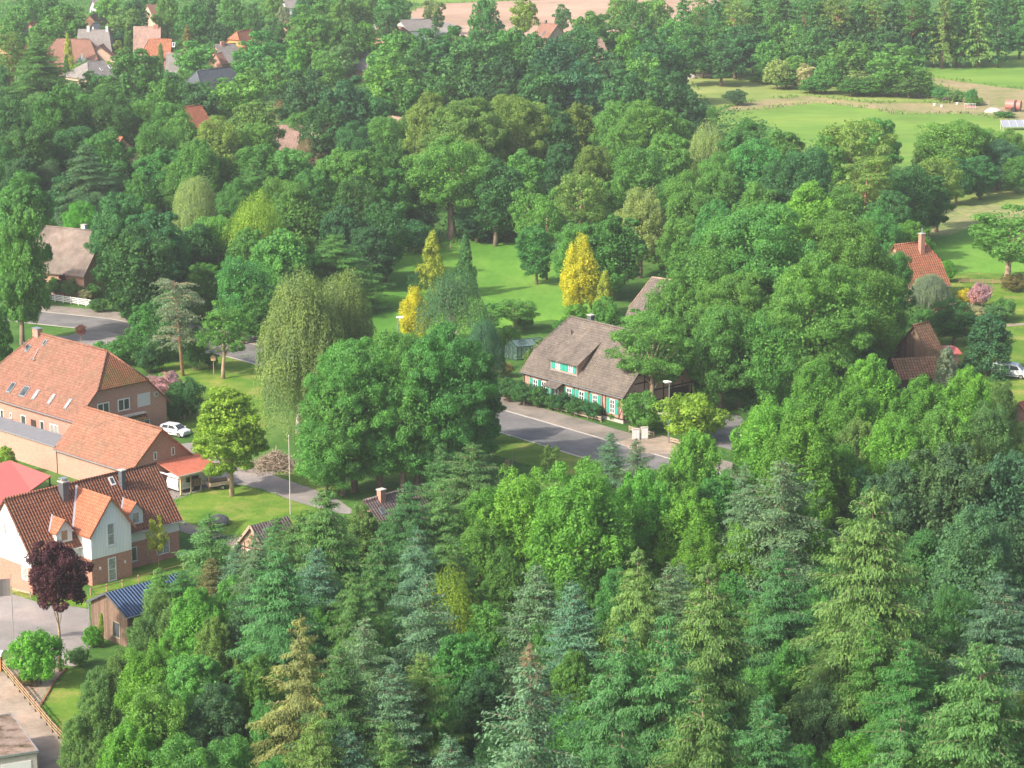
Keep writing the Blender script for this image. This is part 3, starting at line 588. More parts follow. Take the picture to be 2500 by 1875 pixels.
h.chimney(-3.4,.2,.7,.6,10.95,'slate_clad','concrete'); mb=MB().tube([(-5.0,-1.7,8.3),(-5.0,-1.7,8.85)],[.07,.07],8).ball((-5.0,-1.7,8.9),.12); mb.build('vent_pipe',M['timber'],h.e)
h.gutter('F','grey_metal',(-9.2,)); h.gutter('B')
# ---- wooden shed with blue ribbed roof
def ax(th): return (math.cos(R(th)),math.sin(R(th)))
x,y,_=G(225,1547); u=ax(44.8); n=(u[1],-u[0])
c=(x+u[0]*4.6+n[0]*2.9,y+u[1]*4.6+n[1]*2.9)
h=House('wooden_shed','weathered board shed with dark blue ribbed roof beside the courtyard','shed',c,44.8,9.2,5.8,4.9,.52,ov=.3,ovx=.35,z0=-1.2,roof='blue_sheet',wall='old_wood',th_roof=.1)
mb=MB(); mb.bar((-4.97,-3.2,3.2),(-4.97,0,4.86),.05,.22); mb.bar((-4.97,0,4.86),(-4.97,3.2,3.2),.05,.22); mb.build('bargeboard',M['slate_clad'],h.e)
mb=MB().tube([(-4.8,3.25,3.15),(-4.75,3.0,2.7),(-4.75,3.0,.1)],[.05]*3,6); mb.build('downpipe',M['zinc'],h.e)
h.window('L',-1.7,-.5,.6,2.2,0,0,'glass','grey_wood'); h.gutter('F')
# ---- garage bottom left
a=G(0+300*.2983,1380+1520*.2983,0); x,y=Pz(310*.2983,1380+1520*.2983,1.6)
u=ax(41); n=(-u[1],u[0])
# the near right corner of the flat roof is at (x,y); the roof runs away to the upper left and the front to the left
d1=Pz(25*.2983,1380+1125*.2983,1.6); v=(d1[0]-x,d1[1]-y); Lg=math.hypot(*v); v=(v[0]/Lg,v[1]/Lg); pth=math.degrees(math.atan2(v[1],v[0])); nn=(-v[1],v[0])
c=(x+v[0]*4.5+nn[0]*3.4,y+v[1]*4.5+nn[1]*3.4)
h=House('flat_roofed_garage','pale rendered garage with mossy flat roof in the bottom left corner','garage',c,pth,9.0,6.6,2.8,0.0001,ov=.12,ovx=.12,z0=-1.2,roof='moss_roof',wall='concrete')
h.panel('garage_door','L',-2.8,-.3,.1,2.1,'white_frame',.04); mb=MB(); mb.box(-4.64,4.64,-3.44,-3.38,2.7,2.9).box(-4.64,4.64,3.38,3.44,2.7,2.9).box(-4.64,-4.58,-3.38,3.38,2.7,2.9).box(4.58,4.64,-3.38,3.38,2.7,2.9).build('roof_edge',M['zinc'],h.e)
# ---- red roofed open canopy at the left edge
T2=lambda x,y,z:(*Pz(x*.217,1090+y*.217,z),z)
A=T2(110,155,3.2);B=T2(575,330,3.0);Cc=T2(350,490,2.2);D_=T2(0,720,2.0); A2=(A[0]-3.4,A[1]-3.5,3.0)
e=empty('red_roofed_shelter',(A[0],A[1],0),0,'open shelter with flat pinkish red roof at the left edge','shelter')
off=lambda p:(p[0]-A[0],p[1]-A[1],p[2])
MB().slab([[off(B),off(A),off(A2),off((D_[0]-5,D_[1]-2.0,2.0)),off(D_),off(Cc)]],[[(0,0)]*6],.12).build('roof',M['red_sheet'],e)
for p in (B,Cc,((Cc[0]+D_[0])/2,(Cc[1]+D_[1])/2,2.1)):
    q=off(p); q=(q[0]*.96,q[1]*.96,q[2]); MB().box(q[0]-.08,q[0]+.08,q[1]-.08,q[1]+.08,-1.0,q[2]-.13).build('post',M['timber'],e)
q=off(((B[0]+Cc[0])/2-.5,(B[1]+Cc[1])/2+.2,0)); MB().bar((*off(B)[:2],1.2),(*off(Cc)[:2],1.0),.05,1.6).build('board_wall',M['timber'],e)
# ---- house with dark grey ribbed tiles and the brick gable in the near wood
x,y=Pz(926,1199,6.2); u=ax(45.5)
c=(x+u[0]*2.6,y+u[1]*2.6)
h=House('grey_roofed_cottage','cottage with dark grey tiled roof and brick chimney half hidden in the trees','house',c,45.5,9.,7.,6.2,.9,ov=.4,ovx=.3,z0=-.6,roof='dark_tile',wall='brick'); h.ridge(M['dark_tile'])
h.chimney(-2.6,-.3,.7,.6,7.0,'brick','concrete'); h.patch('skylight',-3.7,-3.1,-1.6,-1.0,'grey_metal',.1,pane='glass'); h.window('F',-2,-1,.9,2.1,1); h.window('R',-1,0.2,.9,2.1,1)
x,y=Pz(617,1277,4.6); c=(x+u[0]*2.2,y+u[1]*2.2)
h=House('gabled_outbuilding','small half-timbered outbuilding with pale bargeboard among the near spruces','outbuilding',c,45,4.4,5.4,5.3,1.05,ov=.35,ovx=.35,z0=-.9,roof='dark_tile',wall='brick_pale')
mb=MB(); mb.bar((-2.57,-3.1,2.05),(-2.57,0,5.25),.06,.28); mb.bar((-2.57,0,5.25),(-2.57,3.1,2.05),.06,.28); mb.build('bargeboard',M['grey_wood'],h.e)
mb=MB(); 
for a in (-2.7,-1.3,0,1.3,2.6): h.fbox(mb,'L',a,a+.14,-.02,.03,0,3.2)
for z in (1.2,2.6): h.fbox(mb,'L',-2.7,2.7,-.02,.032,z,z+.14)
mb.build('timber_frame',M['timber'],h.e); h.window('L',-1.0,.9,1.4,2.5,1)
# ---- thatched house left
def by_ridge(name,label,p1,p2,zr,W,slope,z0=0,cat='house',**kw):
    extra=kw.pop('ext',(0,0)); a=Pz(p1[0],p1[1],zr+z0);b=Pz(p2[0],p2[1],zr+z0); d=math.dist(a,b); th=math.degrees(math.atan2(b[1]-a[1],b[0]-a[0]))
    u=ax(th); a=(a[0]-u[0]*extra[0],a[1]-u[1]*extra[0]); b=(b[0]+u[0]*extra[1],b[1]+u[1]*extra[1]); rl=kw.get('runL',0);rr=kw.get('runR',0); ovx=kw.get('ovx',.35)
    a=(a[0]-u[0]*(rl-ovx),a[1]-u[1]*(rl-ovx)); b=(b[0]+u[0]*(rr-ovx),b[1]+u[1]*(rr-ovx))
    L=math.dist(a,b); h=House(name,label,cat,((a[0]+b[0])/2,(a[1]+b[1])/2),th,L,W,zr,slope,z0=z0,**kw); h.hip_roofs().ridge(r=.12); return h
h=by_ridge('thatched_house','house with brown thatched hipped roof and white chimney at the left','' and 0 or (112,552),(205,561),9.5,11,1.0,hipL=3.5,hipR=None,runL=2.2,ov=.5,roof='thatch',wall='brick_far',ext=(0,4))
h.chimney(h.rr-4.2,.3,.7,.6,10.2,'white_smooth','concrete')
# ---- houses on the right
h=by_ridge('red_tiled_cottage','cottage with steep red tiled roof and brick chimney beyond the big oaks',(2182,598),(2255,590),8.6,8.6,1.25,hipL=None,hipR=6.0,runR=1.8,ov=.6,roof='rust_tile',wall='brick')
h.chimney(.8,-1.0,.75,.7,10.1,'brick_new','concrete',.9); h.window('F',-1,0,.9,2.2,1); h.window('R',-1,.2,.9,2.2,1); h.gutter('F')
h=by_ridge('timber_barn','dark timber barn with worn reddish brown tiled roof right of the oaks',(2236,792),(2267,786),8.0,11.0,1.25,hipL=None,hipR=None,ov=.4,roof='moss_tile',wall='old_wood',ext=(.5,.2))
x,y,_=to_world(h.e,(-4.6,-3.0)); h2=House('timber_lean_to','low dark timber lean-to with worn tiles against the timber barn','shed',(x,y),h.e.rotation_euler.z*57.3-25,5.5,4.5,4.6,.85,roof='moss_tile',wall='timber'); h2.window('F',-1,.2,.8,1.9,1,0,'glass','grey_wood')
x,y,_=to_world(h.e,(4.2,1.)); h2=House('purple_roofed_shed','small shed with flat purple red roof right of the timber barn','shed',(x,y),8,5.,4.,3.9,.12,roof='red_sheet',wall='brick')
h=by_ridge('orange_roofed_hut','low hut with pale orange roof behind the garden shrubs',(2290,748),(2350,740),3.3,3.6,.6,ov=.3,roof='pink_tile',wall='render')
h.roof.data.materials[0]=M['new_orange_tile']
h=by_ridge('brown_roofed_barn','barn with steep faded brown roof behind the half-timbered house',(1592,677),(1640,684),9.3,10,1.3,hipL=5.2,runL=1.8,ov=.5,roof='pink_tile',wall='brick_far',ext=(0,3))
h.roof.data.materials[0]=M['grey_tile']
h=by_ridge('orange_roofed_house','orange roofed house cut by the right edge of the view',(2486,985),(2530,965),5.5,7,.9,ov=.4,roof='new_orange_tile',wall='brick_far')
# pale houses glimpsed between the trees
h=by_ridge('pinkish_roofed_house','house with faded pinkish tiled roof behind the bare tree in the middle distance',(655,308),(795,303),7.5,9,.9,hipL=5.5,runL=1.5,roof='pink_tile',wall='brick_far',ext=(0,2)); h.window('L',-1,0,1,2.3,1)
h=by_ridge('pale_roofed_house','house with pale tan gabled roof left of the tallest oaks',(910,276),(952,283),8,9,.9,hipL=6,runL=1.5,roof='pink_tile',wall='brick_far',ext=(0,6))
h=by_ridge('grey_roofed_house','long grey roofed house glimpsed behind the lone oak at the meadow',(1230,372),(1350,380),7,9,.8,roof='pink_tile',wall='white_smooth'); h.window('F',-2,0,1,2.3,1)
h=by_ridge('ochre_house','ochre walled house glimpsed between trees right of the tallest oaks',(1390,318),(1450,322),8.5,7,.8,roof='new_orange_tile',wall='yellow_render'); h.window('F',-2,-.5,1,2.3,1)
h=by_ridge('hidden_brick_house','red half-timbered house with rusty roof deep in the trees at left',(238,322),(300,335),8,10,1.0,roof='rust_tile',wall='brick')
h=by_ridge('hidden_orange_roofed_house','house with orange roof hidden among oaks left of centre',(440,262),(492,256),9.5,8,1.0,roof='new_orange_tile',wall='brick_far')
h=by_ridge('hidden_grey_house','low grey roofed house above the tree tops left of centre',(790,128),(905,130),7,9,.8,roof='far_grey_tile',wall='brick_far')
# far village
V=720/2212.
def fv(name,label,x1,y1,x2,y2,zr,W,sl,roof,wall,**kw):
    return by_ridge(name,label,(x1*V,y1*V),(x2*V,y2*V),zr,W,sl,roof=roof,wall=wall,**kw)
h=fv('village_house','far house with wide grey roof and white chimneys',585,222,812,222,11,15,1.05,'far_grey_tile','brick_far',hipR=6,runR=1.5); h.chimney(-2,-.2,.7,.7,12,'white_smooth',None); h.chimney(3,-.2,.6,.6,11.9,'white_smooth',None); 
h=fv('village_house','far house with long orange hipped roof left of the yellow conifer',420,294,670,294,9,13,.95,'far_orange','brick_far',hipL=2.2,runL=4.5,hipR=4.5,runR=2.8); h.window('F',1,3,1,2.2,1)
h=fv('village_house','far brick house with gable and tall dark windows',740,345,820,312,7.5,8,.75,'far_orange','render',ovx=.5,ext=(0,3)); h.window('L',-2.6,2.6,.5,2.9,4,0,frame='white_frame'); h.window('F',-1,1,.6,2.4,2)
h=fv('village_house','far small orange brick cottage with black roof',600,408,640,440,5.2,5,.9,'slate','brick_new',ext=(0,2)); h.chimney(0,-.3,.5,.5,5.9,'concrete','concrete')
h=fv('village_house','far bungalow with grey hipped roof and pale brick wall',655,462,760,452,7.0,11,.62,'far_grey_tile','render',hipL=3.2,runL=3.8,hipR=3.2,runR=3); h.patch('skylight',0,.7,-3.4,-2.6,'white_frame',.1,pane='glass'); h.patch('skylight',3,3.8,-3,-2,'white_frame',.1,pane='glass')
h=fv('village_house','far house with plain faded pink roof and orange chimney',1000,202,1205,200,11,14,1.0,'pink_tile','brick_far'); h.chimney(2.4,-.2,1.2,.7,11.6,'brick_new',None)
h=fv('village_house','far house with dark red roof and pale pink gable',1120,292,1290,292,8.5,9,.95,'rust_tile','brick_far',hipL=5.5,runL=1.6); h.window('F',-4,-2.2,1,2.4,1); h.window('F',-1,.5,3,4,1); h.patch('skylight',4,4.8,-2,-1,'white_frame',.1,pane='glass')
h=fv('village_house','far shed with plain dark mauve roof',1248,398,1352,398,7.2,10,1.05,'pink_tile','brick_far'); h.roof.data.materials[0]=M['far_grey_tile']
h=fv('village_house','far house with slate blue roof and pale gable',1475,532,1735,500,8.8,11,1.05,'slate','white_smooth',hipL=5.5,runL=1.5); h.window('L',-1,1,3,4.5,1); MB().bar((7.5,0,8.8),(7.5,0,10.3),.06).bar((7,-.3,10.),(8,.3,10.),.05).bar((7.2,-.3,9.7),(7.8,.3,9.7),.05).build('antenna',M['zinc'],h.e)
h=fv('village_tower_house','far narrow tall house with red hipped roof and ochre wall',1775,236,1870,222,11,7,1.0,'rust_tile','yellow_render',hipR=9,runR=1.5,hipL=9,runL=1.5); 
h.panel('tile_hanging','F',-h.L/2,h.L/2,3.0,h.zw-.1,'rust_tile',.08); h.panel('tile_hanging','L',-3.4,3.4,3.0,h.zw-.1,'rust_tile',.08); h.window('F',-1.2,.4,1.2,2.8,1); h.panel('door','F',1.2,2.6,.1,3,'blue_sign',.06)
h=fv('village_house','far house with mauve grey gabled roof and brick chimney',1612,335,1690,330,8.5,9,.9,'far_grey_tile','brick_new',ext=(0,3)); h.chimney(-1,-.3,1,.7,9.3,'brick_new',None)
h=fv('village_house','far small house with orange gabled roof beside the ochre tower house',1612,400,1665,395,7.5,5,.9,'far_orange','brick_far')
h=fv('village_house','far house with steep brown pyramid roof behind the big green tree',670,120,735,95,10,9,1.0,'moss_tile','timber',hipL=5,runL=2,hipR=5,runR=2)
h=fv('village_house','far house with dark gabled roof and white trim behind the grey roof',690,175,740,172,10,10,1.1,'slate','white_smooth')
h=fv('village_house','far house with grey roof near the left edge',165,222,270,215,8,10,.8,'far_grey_tile','brick_far'); h.window('F',-2,0,1,2.2,1)
h=fv('village_house','far small red gabled house above the grey roof at left',215,175,270,160,8.5,7,.9,'rust_tile','brick_far'); h.window('F',-1,1,3,4,1)
h=fv('village_house','far pink gabled house right of the grey roof at left',310,228,350,225,9,7,.9,'far_orange','brick_far'); h.window('F',-1,.5,1,2.3,1)
h=fv('village_house','far brown roofed house at the extreme left edge',-30,190,20,185,9,9,.9,'rust_tile','brick_far')
h=fv('village_house','far small orange roofed house right of the tower house',2135,165,2190,162,6.5,8,.9,'far_orange','brick_far')
h=fv('village_house','far house with pale orange gable among the top left trees',1100,35,1180,30,11,9,.9,'far_orange','render')
h=fv('village_house','far white house at the very top behind trees',690,0,740,-2,8,8,.7,'far_grey_tile','white_smooth')
# by the pale field
h=by_ridge('field_side_house','far low house with orange roof beside the ploughed field',(935,60),(985,66),6,8,.7,roof='far_orange',wall='brick_far',hipL=3.2,runL=2.5); h=by_ridge('field_side_barn','far long dark roofed barn beside the ploughed field',(975,50),(1050,46),5.5,10,.5,roof='far_grey_tile',wall='white_smooth')
h=by_ridge('field_side_house','far house with tall orange roof and skylights at the ploughed field',(1322,56),(1362,60),9.5,9,.9,roof='far_orange',wall='render'); h.chimney(-1.5,0,.5,.5,10.4,'slate_clad',None); h.patch('skylight',0,.6,-3.4,-2.2,'grey_metal',.1,pane='glass')
h=by_ridge('field_side_house','far small house with pink gable between the trees right of the field house',(1452,93),(1468,92),11,7,1.,roof='pink_tile',wall='brick_far'); 
h=by_ridge('field_side_house','far house with white wall among trees at the top middle',(690,-6),(760,-8),7,8,.7,roof='far_grey_tile',wall='white_smooth')
# ------------------------------------------------------------------ vehicles
def car(name,label,cat,loc,rz,prof,cab,Lc,Wc,wheels,wr,glass,lampz):
    # prof: side outline (x,z) of body; cab: outline of the greenhouse (x,z) narrowing upward
    e=empty(name,loc,rz,label,cat); hw=Wc/2
    mb=MB()
    def loft(poly,w0,w1,z0,z1):
        wy=lambda z:w0+(w1-w0)*min(1,max(0,(z-z0)/(z1-z0)))
        A=[(x,-wy(z),z) for x,z in poly]; B=[(x,wy(z),z) for x,z in poly]; mb.face(A); mb.face(B[::-1])
        for i in range(len(poly)):
            j=(i+1)%len(poly); mb.face([A[j],A[i],B[i],B[j]])
    loft(prof,hw,hw*.97,.2,.9); loft(cab,hw*.94,hw*.74,cab[0][1],max(p[1] for p in cab))
    body=mb.build('body',M['car_white'],e); bv=body.modifiers.new('b','BEVEL'); bv.width=.05; bv.segments=3; bv.limit_method='ANGLE'
    z0=cab[0][1]; zt=max(p[1] for p in cab); wy=lambda z:hw*(.94+(.74-.94)*(z-z0)/(zt-z0))
    for pts in glass:
        for sg in (-1,1):
            P=[(x,sg*(wy(z)+.012),z) for x,z in pts]; Q_=[(x,sg*(wy(z)-.01),z) for x,z in pts]
            m2=MB().face(P).face(Q_[::-1])
            for i in range(len(P)): m2.face([P[i],P[(i+1)%len(P)],Q_[(i+1)%len(P)],Q_[i]])
            m2.build('side_window',M['glass'],e)
    # windscreen and rear screen lie on the sloping ends of the cab
    for (a,b),nm in (((cab[1],cab[2]),'windscreen'),((cab[-1],cab[-2]),'rear_window')):
        ax_,az=a;bx,bz=b; d=(bx-ax_,bz-az); l=math.hypot(*d); nx,nz=(d[1]/l,-d[0]/l)
        if nm=='rear_window': nx,nz=-nx,-nz
        P=[]
        for t,s in ((.12,-1),(.12,1),(.9,1),(.9,-1)):
            x=ax_+d[0]*t+nx*.015; z=az+d[1]*t+nz*.015; P.append((x,s*(wy(az+d[1]*t)-.09),z))
        MB().face(P).face([(p[0]-nx*.03,p[1],p[2]-nz*.03) for p in P][::-1]).build(nm,M['glass'],e)
    for x in wheels:
        for sg in (-1,1):
            wh=MB().tube([(x,sg*(hw-.2),wr),(x,sg*(hw+.02),wr)],[wr,wr],20).build('wheel',M['rubber'],e); MB().tube([(x,sg*(hw-.1),wr),(x,sg*(hw+.035),wr)],[wr*.6,wr*.6],14).build('rim',M['chrome'],wh)
    fx=max(p[0] for p in prof); bx=min(p[0] for p in prof)
    for sg in (-1,1):
        MB().box(fx-.12,fx+.015,sg*hw*.75-.14,sg*hw*.75+.14,lampz-.08,lampz+.08).build('headlight',M['headlamp'],e); MB().box(bx-.015,bx+.1,sg*hw*.8-.09,sg*hw*.8+.09,lampz-.05,lampz+.3).build('rear_light',M['lamp_red'],e)
        MB().box(bx*.55,fx*.55,sg*(hw+.005)-.015,sg*(hw+.005)+.015,.5,.56).build('side_trim',M['rubber'],e)
        MB().box(cab[1][0]-.25,cab[1][0]-.1,sg*(hw+.08)-.09,sg*(hw+.08)+.09,z0+.02,z0+.17).build('mirror',M['car_white'],e)
    return e
hx,hy,_=G(433,1068); 
car('hatchback','white five door hatchback parked behind the orange roofed barn','car',(hx-.5,hy+1.1,.02),R(-28),[(-1.85,.22),(1.85,.22),(1.93,.5),(1.85,.72),(1.15,.93),(-1.75,.98),(-1.9,.6)],[(-1.78,.9),(1.2,.9),(.45,1.42),(.1,1.48),(-1.2,1.46),(-1.6,1.3)],3.85,1.68,(-1.2,1.22),.3,([(-1.3,1.0),(-.45,1.0),(-.45,1.36),(-1.2,1.36)],[(-.35,1.0),(.75,1.0),(.3,1.34),(-.35,1.38)]),.68)
vx,vy,_=G(2458,925)
car('van','white panel van parked on the grass at the right edge','van',(vx+.6,vy+1.0,.02),R(-20),[(-2.35,.3),(2.4,.3),(2.48,.6),(2.38,.95),(1.75,1.12),(-2.4,1.12),(-2.4,.5)],[(-2.38,1.05),(1.8,1.05),(1.05,1.85),(.7,1.95),(-2.0,1.97),(-2.3,1.85)],4.9,1.9,(-1.45,1.6),.34,([(-1.1,1.2),(-.1,1.2),(-.1,1.72),(-1.1,1.72)],[(.1,1.2),(1.4,1.2),(.95,1.68),(.1,1.72)],[(-2.1,1.2),(-1.3,1.2),(-1.3,1.72),(-2.0,1.72)]),.85)
def nrot(a): return math.radians(a)
# open trailer
e=empty('box_trailer',(-33.4,278.0,.02),R(30),'small open wooden box trailer on the yard beside the maple','trailer')
mb=MB(); mb.box(-1.3,1.3,-.75,.75,.5,.56).box(-1.3,1.3,-.79,-.75,.5,.95).box(-1.3,1.3,.75,.79,.5,.95).box(-1.34,-1.3,-.75,.75,.5,.95).box(1.3,1.34,-.75,.75,.5,.95); mb.build('box',M['grey_wood'],e)
MB().box(-1.25,1.25,-.72,.72,.57,.6).build('load_floor',M['timber'],e); MB().box(-1.36,-1.345,-.6,-.3,.6,.7).box(-1.36,-1.345,.3,.6,.6,.7).build('rear_light',M['lamp_red'],e); MB().bar((1.3,-.5,.5),(2.4,0,.5),.07).bar((1.3,.5,.5),(2.4,0,.5),.07).tube([(2.1,0,.5),(2.1,0,.0)],[.03,.03],6).build('drawbar',M['grey_metal'],e)
for sg in (-1,1):
    wh=MB().tube([(.1,sg*.82,.3),(.1,sg*.98,.3)],[.3,.3],16).build('wheel',M['rubber'],e); MB().tube([(.1,sg*.85,.3),(.1,sg*1.0,.3)],[.16,.16],10).build('rim',M['chrome'],wh); MB().box(-.3,.5,sg*.9-.12,sg*.9+.12,.62,.66).build('mudguard',M['grey_metal'],e)
# boulders
x,y,z=G(536,1281); e=MB().ball((0,0,0),.95,18,12,(1.15,.9,.75),.05,3).build('boulder',M['stone'],smooth=True); e.location=(x,y,z+.45); tag(e,'big grey boulder lying in the shade on the lawn','boulder')
x,y,z=G(450,1357); e=MB().ball((0,0,0),.5,14,8,(1.3,.8,.5),.05,5).build('garden_stone',M['white_smooth'],smooth=True); e.location=(x,y,z+.15); e.rotation_euler=(0,0,.3); tag(e,'small pale flat stone at the corner of the white house','stone')
# poles
def pole(name,label,cat,x,y,z,H,r=.06,mat='white_smooth',lean=0):
    e=empty(name,(x,y,z),0,label,cat); MB().tube([(0,0,0),(lean,0,H)],[r,r*.7],8).build('pole',M[mat],e); return e
x,y,z=G(709,1256); e=pole('flagpole','tall bare white flagpole standing on the lawn right of the maple','flagpole',x,y,z,8.9,.06,'concrete'); MB().ball((0,0,8.95),.1).build('finial',M['zinc'],e)
x,y,z=G(35,1590); e=pole('flagpole','white flagpole with dark grey banner in front of the white house','flagpole',x,y,z,7.6,.045,'zinc')
mb=MB(); n_=8; P=[[(-.1-i*.35,.08*math.sin(i*1.1),(7.2-.12*i*.3)-(1.7 if j else 0)) for i in range(n_)] for j in (0,1)]
for i in range(n_-1): mb.face([P[0][i],P[0][i+1],P[1][i+1],P[1][i]])
o=mb.build('banner',M['flag'],e,fix=False); s_=o.modifiers.new('s','SOLIDIFY'); s_.thickness=.02
# street lamps
def street_lamp(label,x,y,z,H=7.6,rz=0):
    e=empty('street_lamp',(x,y,z),rz,label,'street lamp','street lamps along the village street'); MB().tube([(0,0,0),(0,0,H)],[.09,.055],10).build('pole',M['grey_metal'],e)
    hd=MB().tube([(.25,0,H),(-.2,0,H+.03),(-.75,0,H+.06)],[.09,.17,.12],10).build('lamp_head',M['white_smooth'],e); MB().box(-.62,-.1,-.1,.1,H-.12,H-.04).build('diffuser',M['headlamp'],hd); return e
e=street_lamp('street lamp with direction signs and blue path sign by the white cabinet',19.0,297.9,.03)
MB().box(-1.35,.1,-.09,-.06,3.6,3.85).build('direction_sign',M['white_smooth'],e); MB().box(-.1,1.2,-.13,-.1,3.35,3.6).build('direction_sign',M['white_smooth'],e)
bs=MB().tube([(0,-.1,2.75),(0,-.13,2.75)],[.36,.36],24).build('blue_sign',M['blue_sign'],e)
mb=MB()
def flat(mb,pts,y): mb.face([(x,y,z) for x,z in pts]); mb.face([(x,y+.012,z) for x,z in pts][::-1]); 
flat(mb,[(-.07,2.55),(-.01,2.55),(.0,2.72),(-.02,2.72)],-.15); flat(mb,[(.04,2.55),(.10,2.55),(.05,2.74),(.0,2.74)],-.15); flat(mb,[(-.04,2.7),(.06,2.7),(.06,2.9),(-.04,2.9)],-.152); flat(mb,[(-.035,2.93),(.03,2.93),(.03,3.02),(-.035,3.02)],-.151); flat(mb,[(.08,2.62),(.13,2.62),(.1,2.8),(.06,2.8)],-.153); flat(mb,[(-.14,2.6),(-.1,2.6),(-.06,2.82),(-.09,2.82)],-.154)
mb.build('walker_symbol',M['white_smooth'],bs,fix=False); MB().box(-.21,.21,-.12,-.09,1.95,2.32).build('plate',M['white_smooth'],e)
x,y,z=G(973,905); street_lamp('street lamp whose head peeks out beside the golden maple',x,y,z,7.4,R(180))
x,y,z=G(622,830); e=empty('garden_lantern',(x,y,0),0,'old fashioned lantern on a post at the edge of the wood','lantern'); MB().tube([(0,0,0),(0,0,2.6)],[.06,.05],8).build('pole',M['timber'],e); la=MB().prism([(-.2,2.65),(.2,2.65),(.28,3.2),(-.28,3.2)],-.22,.22).build('lantern',M['headlamp'],e); MB().tube([(0,0,3.2),(0,0,3.5)],[.36,.05],6).build('lantern_roof',M['timber'],la)
# cabinets by the lamp
x,y,_=G(1562,1073); 
for k,(dx,hh,lb) in enumerate(((-.55,1.55,'white roadside cabinet, lower left one of the pair by the lamp'),(.62,1.72,'white roadside cabinet, taller right one of the pair by the lamp'))):
    e=empty('utility_cabinet',(x+dx*.9,y+dx*.25,.03),R(12),lb,'utility cabinet','cabinets beside the street lamp'); e.scale=(.75,.75,.85); b=MB().box(-.56,.56,-.3,.3,.1,hh).build('body',M['cabinet'],e); MB().box(-.56,.56,-.3,.3,0,.1).build('plinth',M['concrete'],e); MB().box(-.6,.6,-.34,.34,hh,hh+.07).build('lid',M['concrete'],e); MB().box(-.5,-.02,-.32,-.3,.18,hh-.1).box(.02,.5,-.32,-.3,.18,hh-.1).build('door',M['white_frame'],b)
# sign with yellow board
x,y,z=G(283,755); e=pole('yellow_sign_post','yellow sign board on a thin post by the white board fence','sign',x,y,z,2.6,.04,'grey_metal'); MB().box(-.65,.65,-.06,-.03,2.0,2.85).build('sign_board',M['yellow_sign'],e)
x,y,z=G(522,915); e=pole('bird_table','wooden bird house on a post on the lawn behind the maple','bird house',x,y,z,2.0,.05,'post_wood'); b=MB().box(-.3,.3,-.25,.25,2.0,2.4).build('box',M['post_wood'],e); MB().prism([(-.42,2.35),(.42,2.35),(0,2.75)],-.32,.32).build('roof',M['wood'],e)
x,y,z=G(1251,1146); e=pole('grey_post','thin grey metal post on the verge before the near wood','post',x,y,z,2.0,.06,'zinc'); 
x,y,z=G(1243,1140); e=MB().box(-.28,.28,-.28,.28,0,.9).build('wooden_bin',M['wood']); e.location=(x-.2,y-.3,z); tag(e,'brown wooden bin beside the thin grey post','bin')
# small orange pillar with a white cap at the left frame edge
x,y,z=G(1,1636); e=empty('orange_pillar',(x-.3,y,z),0,'orange brick gate pillar with white cap at the left edge','pillar'); MB().box(-.45,.45,-.45,.45,0,1.5).build('shaft',M['yellow_render'],e); MB().box(-.55,.55,-.55,.55,1.5,1.75).build('cap',M['white_smooth'],e)
# ------------------------------------------------------------------ fences
def fence(name,label,pts,h,rails,post_gap,mat,rail_h=.12,post=.12,rd=.04,group=None,pmat=None):
    e=empty(name,(pts[0][0],pts[0][1],gz(*pts[0])),0,label,'fence',group); ox,oy,oz=e.location
    rmb=MB()
    posts=[]
    for a,b in zip(pts[:-1],pts[1:]):
        L=math.dist(a,b); n=max(1,round(L/post_gap))
        for i in range(n+(1 if b==pts[-1] else 0)): t=i/n; posts.append((a[0]+(b[0]-a[0])*t,a[1]+(b[1]-a[1])*t))
        k=n
        for i in range(k):
            p=(a[0]+(b[0]-a[0])*i/k,a[1]+(b[1]-a[1])*i/k);q=(a[0]+(b[0]-a[0])*(i+1)/k,a[1]+(b[1]-a[1])*(i+1)/k)
            for z in rails: rmb.bar((p[0]-ox,p[1]-oy-.05,gz(*p)-oz+z),(q[0]-ox,q[1]-oy-.05,gz(*q)-oz+z),rd,rail_h)
    rmb.build('rails',M[mat],e)
    for p in posts[:100]: MB().box(p[0]-ox-post/2,p[0]-ox+post/2,p[1]-oy-post/2+.05,p[1]-oy+post/2+.05,gz(*p)-oz-.1,gz(*p)-oz+h).build('post',M[pmat or mat],e)
    return e
D=lambda x,y:G(x*.3858,620+y*.3858)[:2]
fence('white_board_fence','white painted board fence with four boards along the street corner',[D(150,262),D(245,285),D(400,310),D(640,345)],1.15,(.3,.55,.8,1.05),1.6,'white_smooth',.13,.13)
T=lambda x,y:G(1180+x*.25316,740+y*.25316)[:2]
fence('plank_fence','low weathered plank fence before the left half of the hedge',[T(40,865),T(115,893),T(530,995)],.8,(.35,.65),2.2,'grey_wood',.2,.12)
fence('plank_fence','low weathered plank fence before the right half of the hedge',[T(628,1022),T(1135,1150)],.8,(.35,.65),2.2,'grey_wood',.2,.12)
fence('plank_fence','short low plank fence left of the white cabinets',[T(1405,1240),T(1645,1300)],.8,(.35,.65),2.0,'grey_wood',.2,.12)
fence('plank_fence','short low plank fence right of the lamp post',[T(1800,1350),T(1900,1375)],.8,(.35,.65),1.6,'grey_wood',.2,.12)
r_=lambda x,y:G(x*.2983,1380+y*.2983)[:2]
fence('rail_fence','long brown rail fence along the gravel drive in the bottom left',[r_(15,860),r_(120,990),r_(290,1200),r_(430,1370),r_(580,1530),r_(640,1620)],1.1,(.4,.7,1.0),2.0,'wood',.12,.12,pmat='timber')
fence('white_rail','short pale timber rail in front of the white house',[r_(100,235),r_(250,270)],.7,(.6,),1.8,'grey_wood',.2,.12)
